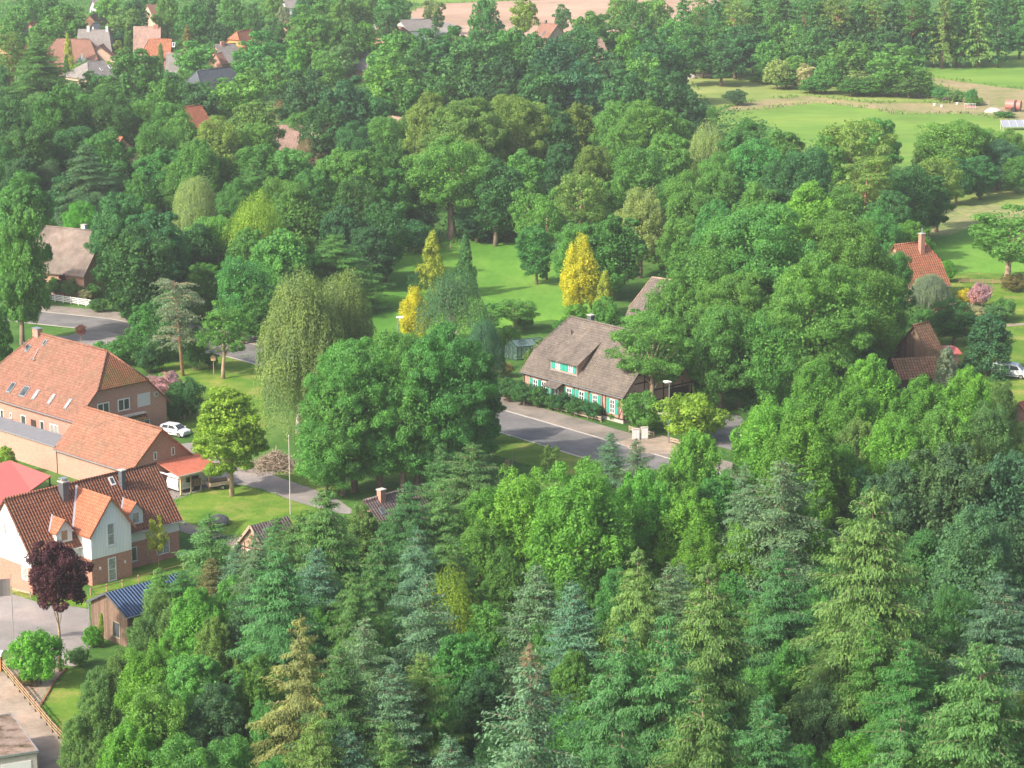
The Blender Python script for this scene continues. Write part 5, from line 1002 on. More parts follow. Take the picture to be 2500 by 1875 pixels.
PROTO={
 'oak':[broad(11,H=15,zb=.04,rag=.5),broad(12,H=15,rag=.55,nl=30,lobe=.33,zb=.04),broad(13,H=15,W=13,nl=46,lobe=.23,zb=.04,rag=.5,squash=.65),broad(14,H=15,rag=.45,zb=.06,nl=40,lobe=.26,taper=.25),broad(16,H=15,rag=.6,zb=.04,nl=50,lobe=.21,gap=.08)],
 'oakt':[broad(15,H=18,W=15,nl=44,lobe=.25,rag=.45,gap=.08,zb=.24,nf=85,r0=.55)],
 'bigoak':[broad(17,H=21,W=20,nl=95,lobe=.19,nc=12,nf=90,ls=.29,rag=.5,gap=.06,zb=.10,r0=.6,squash=.65,fill=.08),broad(18,H=21,W=20,nl=80,lobe=.215,nc=12,nf=95,ls=.29,rag=.5,gap=.06,zb=.10,r0=.6,squash=.6,fill=.08)],
 'stand':[broad(57,H=12,W=6.2,nl=34,lobe=.30,nc=9,nf=80,ls=.2,rag=.5,gap=.1,zb=.42,bark='palebark',r0=.16)],
 'lime':[broad(21,nl=50,lobe=.22,nc=9,nf=95,ls=.25,rag=.45,upright=.4,taper=.35),broad(22,nl=44,lobe=.25,nc=9,nf=95,ls=.25,rag=.5,upright=.35,taper=.3)],
 'flame':[broad(25,H=12,W=8,nl=30,lobe=.27,nc=9,nf=80,ls=.22,rag=.55,upright=1.0,taper=.45,gap=.05,fill=.2)],
 'ash':[broad(31,nl=30,lobe=.28,nc=9,nf=60,ls=.32,rag=.5,gap=.12,squash=.6,bark='palebark',zb=.22,fill=.05),broad(32,nl=34,lobe=.25,nc=9,nf=55,ls=.32,rag=.5,gap=.1,squash=.55,bark='palebark',zb=.25,fill=.05)],
 'robinia':[broad(41,H=15,W=12,nl=30,lobe=.28,nc=12,nf=80,ls=.24,rag=.5,gap=.08,squash=.5,bark='palebark',zb=.28,fill=.03,lw=.45)],
 'young':[broad(51,H=6,W=4,nl=18,lobe=.4,nc=7,nf=50,ls=.16,rag=.4,r0=.1,zb=.3,fill=.06),broad(52,H=6,W=4,nl=16,lobe=.36,nc=7,nf=50,ls=.17,rag=.5,r0=.1,zb=.2,fill=.05)],
 'maple':[broad(55,H=12,W=8,nl=40,lobe=.27,nc=9,nf=85,ls=.24,rag=.25,taper=.55,squash=.6,zb=.12,bark='palebark',r0=.24)],
 'far':[broad(61,nl=24,nc=7,nf=34,ls=.62,zb=.08),broad(62,nl=22,nc=7,nf=34,ls=.62,lobe=.34,rag=.42,zb=.08),broad(63,nl=28,nc=6,nf=34,ls=.6,taper=.35,upright=.3,zb=.06)],
 'farpine':[conifer(71,H=18,W=7,gapz=1.0,per=5,sp_=.7,blade=.8,bw=.34,hang=.3,nhang=1,zb=.15)],
 'pine':[broad(75,H=20,W=8,zb=.35,nl=26,lobe=.34,nc=8,nf=55,ls=.34,lw=.3,rag=.5,gap=.12,squash=.5,bark='pinebark',fill=.04)],
 'spruce':[conifer(81,H=18,W=11,per=7,jit=.32,pw=.72,gapz=.6,blade=.26,bw=.085),conifer(82,H=18,W=11.5,droop=.6,hang=.6,per=7,jit=.38,gapz=.7,pw=.8,blade=.28,bw=.09),conifer(83,H=18,W=10,droop=.28,hang=.35,per=7,jit=.4,pw=.68,gapz=.62,blade=.26,bw=.085,curl=.1),conifer(84,H=18,W=12,droop=.42,hang=.7,per=6,jit=.45,pw=.9,gapz=.85,blade=.29,bw=.095,curl=.06)],
 'blue':[conifer(91,H=16,W=10,droop=.25,hang=.15,blade=.24,bw=.11,gapz=.6,per=8,nhang=1,curl=.12,jit=.3,pw=.75),conifer(92,H=16,W=10,droop=.35,hang=.25,blade=.24,bw=.11,gapz=.65,per=7,nhang=1,jit=.4,pw=.7)],
 'weep':[weeping(101,H=18,W=11,strands=2300,lobes=16,long_=.5,zb=.03,ls=.26,lw=.11,inner=1.3),weeping(102,H=18,W=11,strands=2300,lobes=17,long_=.5,zb=.03,ls=.26,lw=.11,inner=1.3)],
 'birch':[weeping(105,H=14,W=9,strands=1200,lobes=11,inner=.5,ls=.24)],
 'cypress':[columnar(111),columnar(112,pw=.75)],
 'thuja':[columnar(115,H=10,W=4,pw=.42,clump=170,n=11000)],
 'cedar':[cedar(121)],
 'bare':[bare(131),bare(132,H=10,W=6)],
 'shrub':[shrub(141),shrub(142,rag=.5)],
 'ball':[broad(151,H=2.6,W=2.7,zb=.0,nl=60,lobe=.22,nc=6,nf=34,ls=.085,rag=.03,stems=1,r0=.1,fill=.3)],
}
COL={
 'dark':(.068,.205,.064),'green':(.095,.280,.066),'mid':(.132,.325,.072),'bright':(.140,.350,.055),'lime':(.245,.41,.052),'olive':(.185,.320,.078),'grey':(.085,.200,.090),'teal':(.052,.168,.070),
 'blue':(.135,.275,.155),'spruce':(.100,.250,.078),'lit':(.150,.290,.085),'gold':(.53,.53,.04),'goldgreen':(.31,.39,.05),'straw':(.25,.30,.11),'tan':(.36,.28,.17),'bronze':(.25,.24,.09),'purple':(.080,.030,.045),'silver':(.22,.31,.21),'pink':(.50,.31,.38),'red':(.30,.10,.08),'pale':(.26,.38,.14),'cream':(.42,.43,.25),'vivid':(.13,.38,.05),'yellow':(.62,.56,.04),'sage':(.190,.290,.095)}
CW={'dark':'dark green','green':'deep green','mid':'mid green','bright':'bright green','lime':'yellow green','olive':'olive green','grey':'grey green','teal':'blackish green','blue':'blue green','spruce':'green','lit':'light green','gold':'golden yellow','straw':'straw green','goldgreen':'golden green','tan':'tan','bronze':'bronze brown','purple':'dark purple','silver':'silvery','pink':'pink flowering','red':'red leaved','sage':'sage green','pale':'pale green','cream':'cream flowering','vivid':'vivid green','yellow':'yellow'}
KN={'bigoak':('oak_tree','huge spreading oak','oak'),'flame':('broadleaf_tree','flame shaped leafy tree','tree'),'oakt':('oak_tree','broad leafy tree','tree'),'stand':('ornamental_tree','leafy tree','tree'),'oak':('oak_tree','broad leafy tree','tree'),'lime':('linden_tree','rounded leafy tree','tree'),'ash':('ash_tree','loose airy tree','tree'),'robinia':('broadleaf_tree','layered open tree','tree'),'young':('young_tree','slender young tree','tree'),'maple':('maple_tree','oval leafy tree','tree'),
 'far':('broadleaf_tree','leafy tree','tree'),'farpine':('conifer_tree','pointed conifer','conifer'),'pine':('pine_tree','tall pine','pine'),'spruce':('spruce_tree','spruce','spruce'),'blue':('spruce_tree','stiff spruce','spruce'),'weep':('weeping_tree','weeping tree','tree'),'birch':('birch_tree','weeping birch','birch'),
 'cypress':('cypress_tree','narrow cypress','cypress'),'thuja':('columnar_shrub','columnar evergreen','evergreen'),'cedar':('cedar_tree','sparse cedar','cedar'),'bare':('bare_tree','thin twiggy tree','tree'),'shrub':('shrub','rounded shrub','shrub'),'ball':('clipped_shrub','clipped ball shrub','shrub')}
TOBJ={}
def place(kind,x,y,z,Wd,Hh,col,label,group,name=None,rot=None):
    rg=random.Random(int(x*131+y*977)); vs=PROTO[kind]; vi=rg.randrange(len(vs)); cm,tm,H0,W0=vs[vi]; nm,_,cat=KN[kind]
    key=(kind,vi)
    e=empty(name or nm,(x,y,z),rot if rot is not None else rg.uniform(0,6.283),label,cat,group)
    e.rotation_euler[0]=rg.gauss(0,.028); e.rotation_euler[1]=rg.gauss(0,.028)
    e.scale=(Wd/W0,Wd/W0*rg.uniform(.93,1.07),Hh/H0)
    for part,me in (('trunk',tm),('crown',cm)):
        if key+(part,) not in TOBJ:
            o=bpy.data.objects.new(part,me); TOBJ[key+(part,)]=o
        else: o=TOBJ[key+(part,)].copy()
        C.objects.link(o); o.parent=e
        if part=='crown':
            c=COL[col]; j=rg.uniform(.84,1.2); h_=rg.uniform(.88,1.16)
            if not group: j=h_=1.04
            o.color=(c[0]*j*h_,c[1]*j,c[2]*j/h_,1)
    return e
ORD=['first','second','third','fourth','fifth','sixth','seventh','eighth','ninth','tenth','eleventh','twelfth','thirteenth','fourteenth','fifteenth','sixteenth','seventeenth','eighteenth','nineteenth','twentieth']
# every entry: x y width kind colour H(height in m) or b<y of the foot>; pixel figures of the 2212 wide view give the crown's top centre and width
WMUL={'bigoak':1.0,'spruce':2.5,'blue':2.3,'flame':1.2,'birch':1.2,'farpine':1.3,'pine':1.3,'cypress':1.1,'thuja':1.1,'cedar':1.0,'bare':1.1,'ball':1.0,'maple':1.1,'weep':1.1,'young':1.1,'shrub':1.1,'stand':1.0,'robinia':1.15,'oakt':1.05}
RAT={'bigoak':1.25,'spruce':1.5,'blue':1.45,'farpine':2.8,'pine':2.6,'cypress':4,'thuja':4,'bare':2.5,'birch':1.9,'weep':1.8}
def plant(zone,group,txt):
    items=[]
    for ln in txt.strip().split('\n'):
        for s_ in ln.split(';'):
            s_=s_.strip()
            if not s_: continue
            own=None
            if '|' in s_: s_,own=s_.split('|',1)
            p=s_.split(); u,v,wd=float(p[0])*K,float(p[1])*K,float(p[2])*K; kind,col=p[3],p[4]
            if p[5][0]=='b':
                x,y,z=G(u,float(p[5][1:])*K); s=px_per_m(x,y,z); Hh=((float(p[5][1:])*K-v)/s)/cp
                for _ in range(3): # refine so that the top meets its row
                    d=y*cp-(z+Hh-CAM_H)*sp; up=y*sp+(z+Hh-CAM_H)*cp; vt=937.5-FPX*up/d; Hh+=(vt-v)/s
            else:
                Hh=float(p[5]); z=0
                fy=518 if ('behind the central meadow' in zone and 740<float(p[0])<1118) else 600 if ('behind the central' in zone and 1118<=float(p[0])<1230) else 0
                if fy: Hh=min(Hh,max(3,(fy*K-v)/13.2))
                for _ in range(4): x,y=Pz(u,v,Hh+z); z=gz(x,y)
            Wd=wd/px_per_m(x,y,z+Hh*.6)*WMUL.get(kind,1.2)
            if p[5][0]!='b' and Hh>Wd*RAT.get(kind,1.45):
                Hh=max(Wd*RAT.get(kind,1.45),Hh*.6)
                for _ in range(4): x,y=Pz(u,v,Hh+z); z=gz(x,y)
            items.append([u,v,kind,col,x,y,z,Wd,Hh,own])
    cnt={}
    for it in items: pass
    for it in items: cnt.setdefault((it[2],it[3]),[]).append(it)
    for (kind,col),L in cnt.items():
        L.sort(key=lambda i:i[0]); M_=[i for i in L if not i[9]]
        for i,it in enumerate(L):
            if it[9]: lb=it[9].strip()
            else:
                k=M_.index(it); lb=f'{CW[col]} {KN[kind][1]} {zone}'
                if len(M_)>1: lb+=', '+(ORD[k]+' from the left' if k<20 else ORD[len(M_)-1-k]+' from the right')
            place(kind,it[4],it[5],it[6],it[7],it[8],col,lb,group if not it[9] else None)
plant('among the far village houses','trees of the far village','''
30 25 75 far green 13;137 3 115 far green 17;55 -8 70 far mid 14;273 17 80 far olive 13;290 -5 70 far dark 15;256 60 50 far teal 9;358 -10 65 far mid 16;420 0 80 far green 18;400 52 30 farpine bronze 12;465 45 56 far teal 12;492 30 64 far mid 13;546 5 50 far green 13;595 35 56 far dark 12;611 10 34 far silver 14
670 6 115 far green 20;735 0 66 far mid 16;420 85 95 far mid 12;148 76 30 cypress goldgreen 11;142 118 13 thuja mid 7;252 85 40 far olive 9;275 68 24 thuja mid 10;346 94 16 thuja mid 8;290 100 115 far green 16;20 60 60 pine olive 18;80 76 84 spruce green 18;163 135 26 far lime 6
460 132 28 bare tan 11|thin tan bare tree in front of the slate blue roof;560 66 115 far green 17;640 88 52 far vivid 12;600 120 60 far mid 12;735 95 74 far lit 10;690 105 46 far mid 10;5 140 60 far dark 16;200 20 50 far mid 14;235 130 30 far lime 6;395 150 46 far mid 8;320 -20 60 far dark 15;500 -15 60 far green 15;590 -20 50 far mid 14;100 -25 60 far green 14;230 -20 60 far mid 14;740 -22 70 far green 14;790 -25 70 far mid 14;840 -28 70 far green 15;660 -25 60 far dark 14;440 -25 60 far dark 13;700 -22 60 far green 14
''')
plant('in front of the far village','trees before the far village','''
60 118 56 far mid 9;105 138 60 far green 9;200 150 60 far green 9;232 168 64 far mid 8;365 150 60 far green 9;500 166 70 far mid 8;525 118 50 far green 9;540 145 70 far mid 10;180 128 34 far mid 7;85 50 50 far mid 11;70 95 40 far green 9;455 88 40 far mid 8;268 98 40 far mid 8;470 168 50 far mid 7;395 172 50 far green 8;155 175 60 far mid 9;215 45 40 far green 12;440 175 50 far mid 7;30 90 50 far dark 12
''')
plant('in the tree belt left of centre','trees in the belt left of centre','''
120 170 120 oak green 19;20 205 110 oak dark 18;190 190 100 oak green 18;350 165 100 far green 15;245 185 110 oak dark 17;420 176 100 far teal 14;300 205 84 oak mid 16;362 208 96 oak green 16;450 212 56 oak bright 12;520 160 112 far mid 15;545 205 120 oak olive 16;600 207 44 bare tan 15|twiggy tan tree with bare trunk before the pinkish roof;648 235 66 oak mid 13;660 150 120 far teal 17;740 170 110 far teal 18
655 288 56 bare tan 11|leafless brown shrub tree below the pinkish roofed house;463 250 110 oak olive 15;560 300 120 oak green 15;625 310 120 oak mid 14;720 305 140 oak mid 18;186 310 76 spruce grey 16|grey green spruce standing free before dark oaks at the left;105 345 76 weep grey 15;350 310 120 oak green 14;425 300 110 oak green 16;535 340 66 spruce green 13;425 381 105 weep pale 11|pale yellow green weeping willow left of centre
250 357 54 spruce dark 11;172 432 86 lime vivid 9;640 390 140 oak mid 16;545 412 112 birch lime 17|tall yellow green birch left of the central meadow;450 455 110 oak mid 14;735 430 110 oak teal 15;690 350 110 oak green 15;60 260 130 oak dark 18;160 260 120 oak dark 17;240 270 120 oak green 17;330 255 100 oak green 15;400 240 90 oak mid 15;0 300 110 oak dark 17;45 330 100 oak teal 16;140 370 80 far dark 12;300 370 80 oak green 12;480 330 90 oak green 14;600 370 90 oak mid 13;510 385 90 oak green 12;390 330 90 oak mid 13;560 255 90 oak mid 14;700 215 110 far dark 15;450 140 60 far mid 9
''')
plant('left of the central meadow','trees left of the central meadow','''
50 365 155 oak green 24|big deep green oak at the left edge above the farmhouse;48 425 135 oak green b745;118 598 40 shrub mid b640;150 600 40 shrub olive b642;262 400 140 oak dark 18;330 440 170 oak dark 17;290 470 180 oak dark 17;420 470 110 oak dark 15;540 480 110 oak green 15;610 480 150 oak mid 15;520 540 120 oak green 14;660 520 110 oak green 11;727 505 90 spruce mid 12;350 540 100 oak dark 10;440 560 90 oak green 9;560 600 110 oak green 10;765 380 120 oak dark 17;830 420 110 oak dark 14;880 470 100 shrub dark 6;800 480 110 oak teal 11;10 480 120 oak green 20
''')
plant('in the tall row above the centre','tall trees above the village centre','''
755 40 76 far green 16;785 43 66 far vivid 14;833 12 56 far dark 14;870 -8 40 far mid 13;937 -8 50 far pale 14;940 25 28 farpine dark 13;1050 -10 80 far green 18;1130 -12 60 far lime 17;1216 8 40 far green 12;860 62 125 far green 18;925 60 115 far dark 18;975 54 105 far green 18;1035 62 115 far dark 18;1105 55 110 far green 18;1155 66 90 far dark 17;1200 78 110 far teal 18;1250 52 115 far dark 18;1315 112 95 far teal 17;1280 20 84 far mid 16;1300 30 95 far green 16;1375 -5 76 far green 18;1360 60 64 far vivid 15;1415 60 115 far dark 19;1460 35 84 far mid 16
760 165 115 far dark 16;835 115 110 far mid 17;900 100 100 far dark 17;1430 150 110 far dark 16;1480 180 84 far teal 13;800 200 100 far dark 15;970 120 120 far dark 17;1080 125 120 far teal 17;1170 135 110 far dark 17;1250 130 100 far teal 17;1350 150 100 far dark 16;870 165 100 far green 15;1480 60 80 far green 15;1340 -20 60 far mid 14;1420 -15 70 far mid 15;1455 100 80 far dark 14;1500 225 60 far teal 8;710 110 60 far mid 11;1390 110 80 far mid 15
''')
plant('behind the central meadow','trees behind the central meadow','''
930 195 115 oak olive 18;1000 203 200 bigoak olive 21;1115 190 190 bigoak olive 21;1195 220 120 oak dark 18;1160 212 80 oak olive 18;1245 210 120 oak olive 17;1330 205 120 oak mid 18;1400 215 140 oak mid 18;1450 228 100 oak mid 16;975 290 215 oakt mid b523|huge deep green oak with bare trunk at the meadow edge;768 310 140 oak mid 18;835 240 80 oak mid 14;768 262 95 oak dark 15;870 250 70 oak mid 14;1070 330 120 oak dark 18;1125 310 110 oak mid 17
1140 388 82 ash mid b590|airy tall tree with thin trunk, left one of the pair at the meadow end;1180 402 84 ash mid b605|airy tall tree with thin trunk, right one of the pair at the meadow end;1255 350 125 ash olive 18;1385 300 140 oak mid 18;1445 275 120 oak mid 18;1385 400 125 lime pale 15;1320 452 160 oak green b650;1465 462 100 oak mid 16;1450 380 100 oak green 16;1280 300 100 oak olive 16;1210 300 90 oak dark 16;840 350 110 oak green 17;900 400 90 oak teal 13;1030 420 110 oak teal 13;1090 450 90 oak dark 12;900 485 70 shrub dark b535;1020 475 70 shrub dark b520;1060 470 70 shrub green b518;1100 465 60 shrub dark b520;1240 470 100 oak green 13;1350 360 110 oak mid 17;820 300 100 oak green 16;1020 300 100 oak olive 17;1160 480 80 oak green 10;1330 270 90 oak mid 16
''')
plant('in the far wood above the meadows','trees of the far wood','''
1480 -12 60 farpine green 20;1515 -18 60 pine green 20;1550 -12 60 farpine dark 20;1590 -20 66 pine olive 21;1630 -14 60 farpine green 20;1665 -22 66 pine mid 21;1700 -14 60 farpine dark 20;1740 -22 66 pine green 21;1775 -14 60 farpine mid 20;1810 -20 66 pine olive 21;1850 -14 60 farpine green 20;1890 -22 66 pine olive 21;1925 -14 60 farpine dark 20;1965 -22 66 pine green 21;2000 -14 60 farpine mid 20;2040 -20 66 farpine olive 21;2080 -14 60 farpine green 20;2100 -25 70 far green 20;2120 -22 66 farpine olive 21;2160 -14 60 farpine dark 20;2200 -18 66 far mid 20;2180 -25 70 far green 20;2140 -28 70 far dark 19
1500 55 76 far green 13;1540 42 84 far green 15;1590 55 100 far dark 14;1630 52 100 far dark 14;1560 85 90 far dark 12;1680 30 80 far green 15;1757 56 90 far dark 14;1720 50 76 far mid 14;1800 20 80 far dark 16;1855 20 80 far dark 16;1910 15 80 far dark 16;1965 15 80 far dark 16;2020 25 80 far dark 15;2070 30 80 far green 14;2115 40 70 far mid 12;2160 50 70 far green 10;2205 50 70 far green 10;1900 55 60 far dark 12;2000 50 60 far teal 12;1520 95 60 far dark 9;2230 10 60 far green 14;1950 60 50 far dark 11;1660 85 70 far mid 11
''')
plant('in the far meadow hedge','trees and bushes of the far hedge','''
1835 82 110 far mid 13;1940 95 116 far mid 13;1680 125 64 far pale 8;1740 135 42 far cream 7;1810 150 44 far cream 5;1855 152 60 far pale 6;1965 160 62 far lit 6;1990 150 50 far mid 7;1700 150 70 far green 5;1770 160 70 far green 5;1720 118 60 far mid 8;1785 125 60 far mid 9;1900 130 70 far dark 8;1885 165 70 far green 5;1930 165 70 far green 5;1840 165 60 far green 5;1650 140 50 far green 5;1750 175 50 far green 3
1590 192 52 shrub grey 4|round grey green bush alone in the far meadow;1478 183 70 far teal 12;1537 228 36 shrub mid 5|round bush at the left corner of the far green field;2030 188 38 shrub green 3.2;2065 193 46 shrub lit 3;2098 190 30 shrub green 4;2105 208 40 shrub mid 2.2;1630 163 30 shrub mid 1.6;2170 240 50 shrub mid 1.5;2010 185 40 shrub green 3
''')
plant('in the row below the far field','trees below the far green field','''
1530 260 95 birch pale 17|pale feathery birch below the far green field;1605 253 135 oak mid 18;1680 270 100 oak mid 17;1835 230 175 ash olive 20;1790 288 110 oak mid 16;1890 242 110 oak mid 18;2030 318 115 ash olive 15;2060 247 155 oak mid 15;2110 262 120 oak mid 13;2190 280 80 oak mid 11;2160 300 100 oak grey 10;1875 322 115 pine olive 18|reddish trunked pine in the row below the far field;1960 345 110 oak dark 15;2010 368 100 oak dark 12;1750 303 120 oak dark 17;1625 300 150 oak green 17;1495 368 120 oak mid 16;1755 388 140 oak bright 16
1700 330 120 oak dark 17;1560 330 110 oak mid 17;1820 400 120 oak mid 15;1920 400 100 oak dark 14;1975 420 80 shrub green 8;2120 330 80 oak dark 9;2200 330 70 oak mid 8;2070 340 80 oak dark 9;1970 475 94 lime bright 9|small round bright green tree above the red tiled cottage;1480 300 90 oak olive 15;1640 380 100 oak mid 15;1900 450 100 oak green 12;2000 290 70 oak olive 12
2175 440 190 ash mid b622|spreading apple tree with pale trunk on the right lawn
''')
plant('in the oak group right of centre','oaks right of the half-timbered house','''
1560 500 190 oak mid 19;1640 415 310 bigoak mid 24;1820 445 290 bigoak mid 24;1875 560 160 oak mid 18;1770 540 290 bigoak mid 22;1590 570 220 bigoak mid 20;1462 585 130 oak mid 15;1372 664 90 ash mid 9;1430 700 110 oak mid 13;1560 640 150 oak mid 16;1660 660 150 oak green 14;1920 650 85 oak green 13;1850 680 110 oak dark 11;1480 500 100 oak green 17;1540 430 110 oak green 18;1600 735 110 oak green 9;1930 530 110 oak green 16;1530 740 80 oak dark 10
1405 660 180 robinia mid b905|open layered tree with visible trunk before the half-timbered house;1386 842 98 shrub mid b935|dense green bush at the corner of the half-timbered house;1490 845 150 shrub lime b955|big yellow green bush right of the street lamp;1300 640 80 oak green 9
''')
plant('at the central meadow','garden trees at the central meadow','''
1255 520 92 flame gold b690|golden yellow leafy tree behind the half-timbered house;1302 588 56 cypress goldgreen b702|golden green cypress right of the golden tree;1245 655 60 shrub bright b705|bright green bush under the golden tree;928 503 72 cypress goldgreen b640|golden green cypress on the meadow, left of two;1007 512 52 cypress dark b640|dark narrow cypress on the meadow, right of two;898 628 80 flame gold b745|golden leafed maple top left of the weeping birch;982 582 135 birch grey b780|grey green weeping birch with white limbs at the meadow
895 585 36 young dark b660;1112 638 100 ash mid b718|small open garden tree left of the half-timbered house;1060 650 60 young mid b730;1095 700 60 shrub mid b760;1060 760 60 shrub mid b800;1210 690 36 shrub green b720;1180 730 60 shrub lit b775;1045 690 90 weep grey b850;1085 780 50 shrub bronze b815|small bronze brown bush below the greenhouse;1130 665 50 shrub green b712;1150 755 40 shrub lit b785
''')
plant('before the half-timbered house','hedge bushes before the half-timbered house','''
1098 815 56 shrub dark b868;1130 822 56 shrub dark b876;1162 832 50 shrub dark b880;1215 846 54 shrub dark b888;1248 858 54 shrub dark b898;1280 868 50 shrub dark b906;1325 890 24 shrub green b908;1195 850 40 shrub dark b886
''')
plant('around the brick farmhouse','garden trees round the farmhouse','''
395 598 125 cedar silver b812|sparse silvery cedar with bare orange trunk;482 645 110 ash mid b818|open small tree with several stems right of the cedar;645 588 190 weep sage b935|tall sage green weeping tree, left one of the pair in the centre;738 583 150 weep sage b900|tall sage green weeping tree, right one of the pair in the centre;500 820 166 maple lime b1072|lone yellow green maple on the lawn beside the carport;355 802 90 shrub pink b880|pink flowering rhododendron behind the farmhouse gable;400 815 84 shrub dark b905|dark round evergreen bush beside the pink rhododendron;372 850 70 shrub dark b912
175 700 24 young red b738|tiny red leaved maple on the verge behind the farmhouse;140 588 34 young purple b640|small copper leaved bush near the white board fence;115 515 50 shrub yellow b600|yellow leaved bush before the thatched house;100 626 24 shrub yellow b640|small yellow bush left of the white board fence;183 624 30 shrub cream b650|cream flowering bush right end of the white board fence;212 642 44 shrub dark b674;290 660 60 shrub green b694;300 700 70 shrub green b775;265 725 70 shrub green b790;225 735 60 shrub green b785;330 640 100 oak green b780;365 620 90 oak green b745;320 745 60 shrub dark b805;295 610 90 oak dark b690;420 700 60 shrub dark b800;455 760 40 shrub mid b795;578 750 40 shrub green b795;350 705 60 shrub dark b800
170 612 40 young mid b642;200 612 40 shrub mid b645;515 600 90 oak dark b720;-10 640 70 oak green b860|tree at the extreme left edge beside the farmhouse;16 965 52 thuja lime b1030|yellow green evergreen before the annex wall at the left;150 1052 26 shrub olive b1078|small olive bush at the foot of the barn wall
''')
plant('in the oak group at the centre','oaks at the centre','''
765 716 240 bigoak green b1062;950 692 250 bigoak green b1050;870 760 160 oak green b1060;1010 730 150 oak dark b1010;742 800 175 oak mid b1070;820 830 180 oak mid b1060;900 860 160 oak green b1050;1000 850 150 oak green b1025;705 880 130 oak mid b1080;1040 800 90 oak dark b960;850 690 140 oak mid b990
''')
plant('in the small front court','plants of the front court','''
130 1160 150 stand purple b1450|dark purple leaved tree on a tall thin trunk in the front court;82 1355 120 shrub vivid b1480|vivid green spreading bush beside the purple tree;200 1352 46 ball vivid b1398|clipped round green bush at the shed corner;172 1395 50 shrub lit b1440;345 1110 48 young goldgreen b1232|thin young golden green birch before the white house;60 1450 50 shrub bronze b1480;218 1325 14 thuja lime b1395|tiny upright conifer at the shed wall
''')
plant('in the near wood at left','trees of the near wood left part','''
455 1112 115 blue spruce 11;455 1205 62 blue bronze 8;390 1235 70 spruce green 9;340 1225 60 spruce mid 7;355 1258 110 lime lit 10;312 1322 90 lime lit 9;385 1300 110 lime lit 11;430 1270 140 lime bright 13;500 1240 110 oak mid 13;545 1262 150 oak grey 15;600 1190 120 spruce spruce 16;560 1150 90 spruce blue 14;640 1115 110 spruce spruce 13;590 1135 70 spruce blue 10;620 1170 80 spruce spruce 12;700 1060 110 spruce spruce 17;680 1180 100 blue blue 16;600 1130 70 spruce spruce 13;765 1082 110 oak lit 12;835 1110 80 oak lit 11;595 1118 80 spruce spruce 11;740 1110 90 spruce green 13;650 1325 125 spruce straw 19|tall golden brown spruce in the lower left of the near wood;672 1548 120 spruce olive 17;265 1400 110 lime lit 11;215 1500 110 lime lit 9;320 1390 150 lime bright 13
320 1480 180 oak mid 15;420 1400 170 oak mid 15;480 1480 170 oak grey 16;560 1400 130 oak mid 16;270 1560 150 lime bright 12;380 1580 180 oak mid 15;500 1580 160 oak mid 16;205 1600 90 lime lit 8;207 1440 90 lime lit 8;165 1545 90 lime lit 7;590 1500 130 oak green 16;745 1568 120 blue blue 16;700 1290 130 oak green 15;560 1330 100 oak teal 14;740 1400 110 spruce spruce 17;620 1240 90 spruce green 13;510 1170 70 blue blue 11;770 1230 100 spruce spruce 16;460 1330 110 lime lit 13;780 1330 100 blue blue 17;600 1620 110 oak green 15
''')
plant('in the middle of the near wood','trees of the near wood middle part','''
826 1125 95 spruce spruce 16;895 1135 95 spruce blue 16;925 1238 115 blue blue 17;1020 957 105 spruce lit 14;950 958 64 spruce spruce 13;880 1040 90 spruce spruce 14;965 1040 90 spruce spruce 14;1050 1055 170 lime bright 16;1030 1120 150 lime mid 15;1490 1060 170 lime bright 16;1510 1140 140 lime bright 15;1130 1005 200 lime bright 17;1250 985 230 lime bright 18;1390 1015 190 lime bright 17;1190 1080 170 lime vivid 17;1310 1090 170 lime vivid 17;1430 1100 130 lime bright 16;1080 1090 150 lime mid 16;1157 1222 110 blue blue 18;1250 1255 115 blue blue 18;1372 1183 120 spruce lit 19;1450 1222 105 blue blue 18;1314 1342 145 spruce spruce 20;1437 1322 155 spruce spruce 20;1135 1380 64 spruce tan 17
1157 1428 185 blue blue 21|biggest blue green spruce standing in the bottom centre;847 1430 115 blue blue 18;915 1408 100 spruce lit 18;980 1585 115 blue blue 18;975 1225 125 birch lime 15;990 1350 190 oak green 16;1040 1440 150 oak teal 16;860 1240 120 lime mid 15;870 1330 110 oak green 15;930 1500 110 oak green 16;1060 1290 130 oak mid 15;1080 1560 110 oak teal 15;1240 1520 140 oak green 17;1330 1560 130 spruce spruce 18;1240 1400 120 oak mid 16;810 1200 90 spruce spruce 15;1390 1480 150 oak mid 17;850 1560 110 spruce spruce 18;1320 935 60 blue blue 10;1385 950 64 blue blue 10;1440 1005 140 lime bright 15;1340 1230 120 oak green 16;1180 1330 120 lime mid 16
1090 1180 120 lime mid 15;985 1160 80 spruce spruce 14;1470 1570 130 spruce spruce 19;1190 1600 140 oak green 15;1188 955 46 young lit 8;880 1180 90 birch lit 12;1250 1190 120 oak mid 15;1370 1400 120 oak green 16
''')
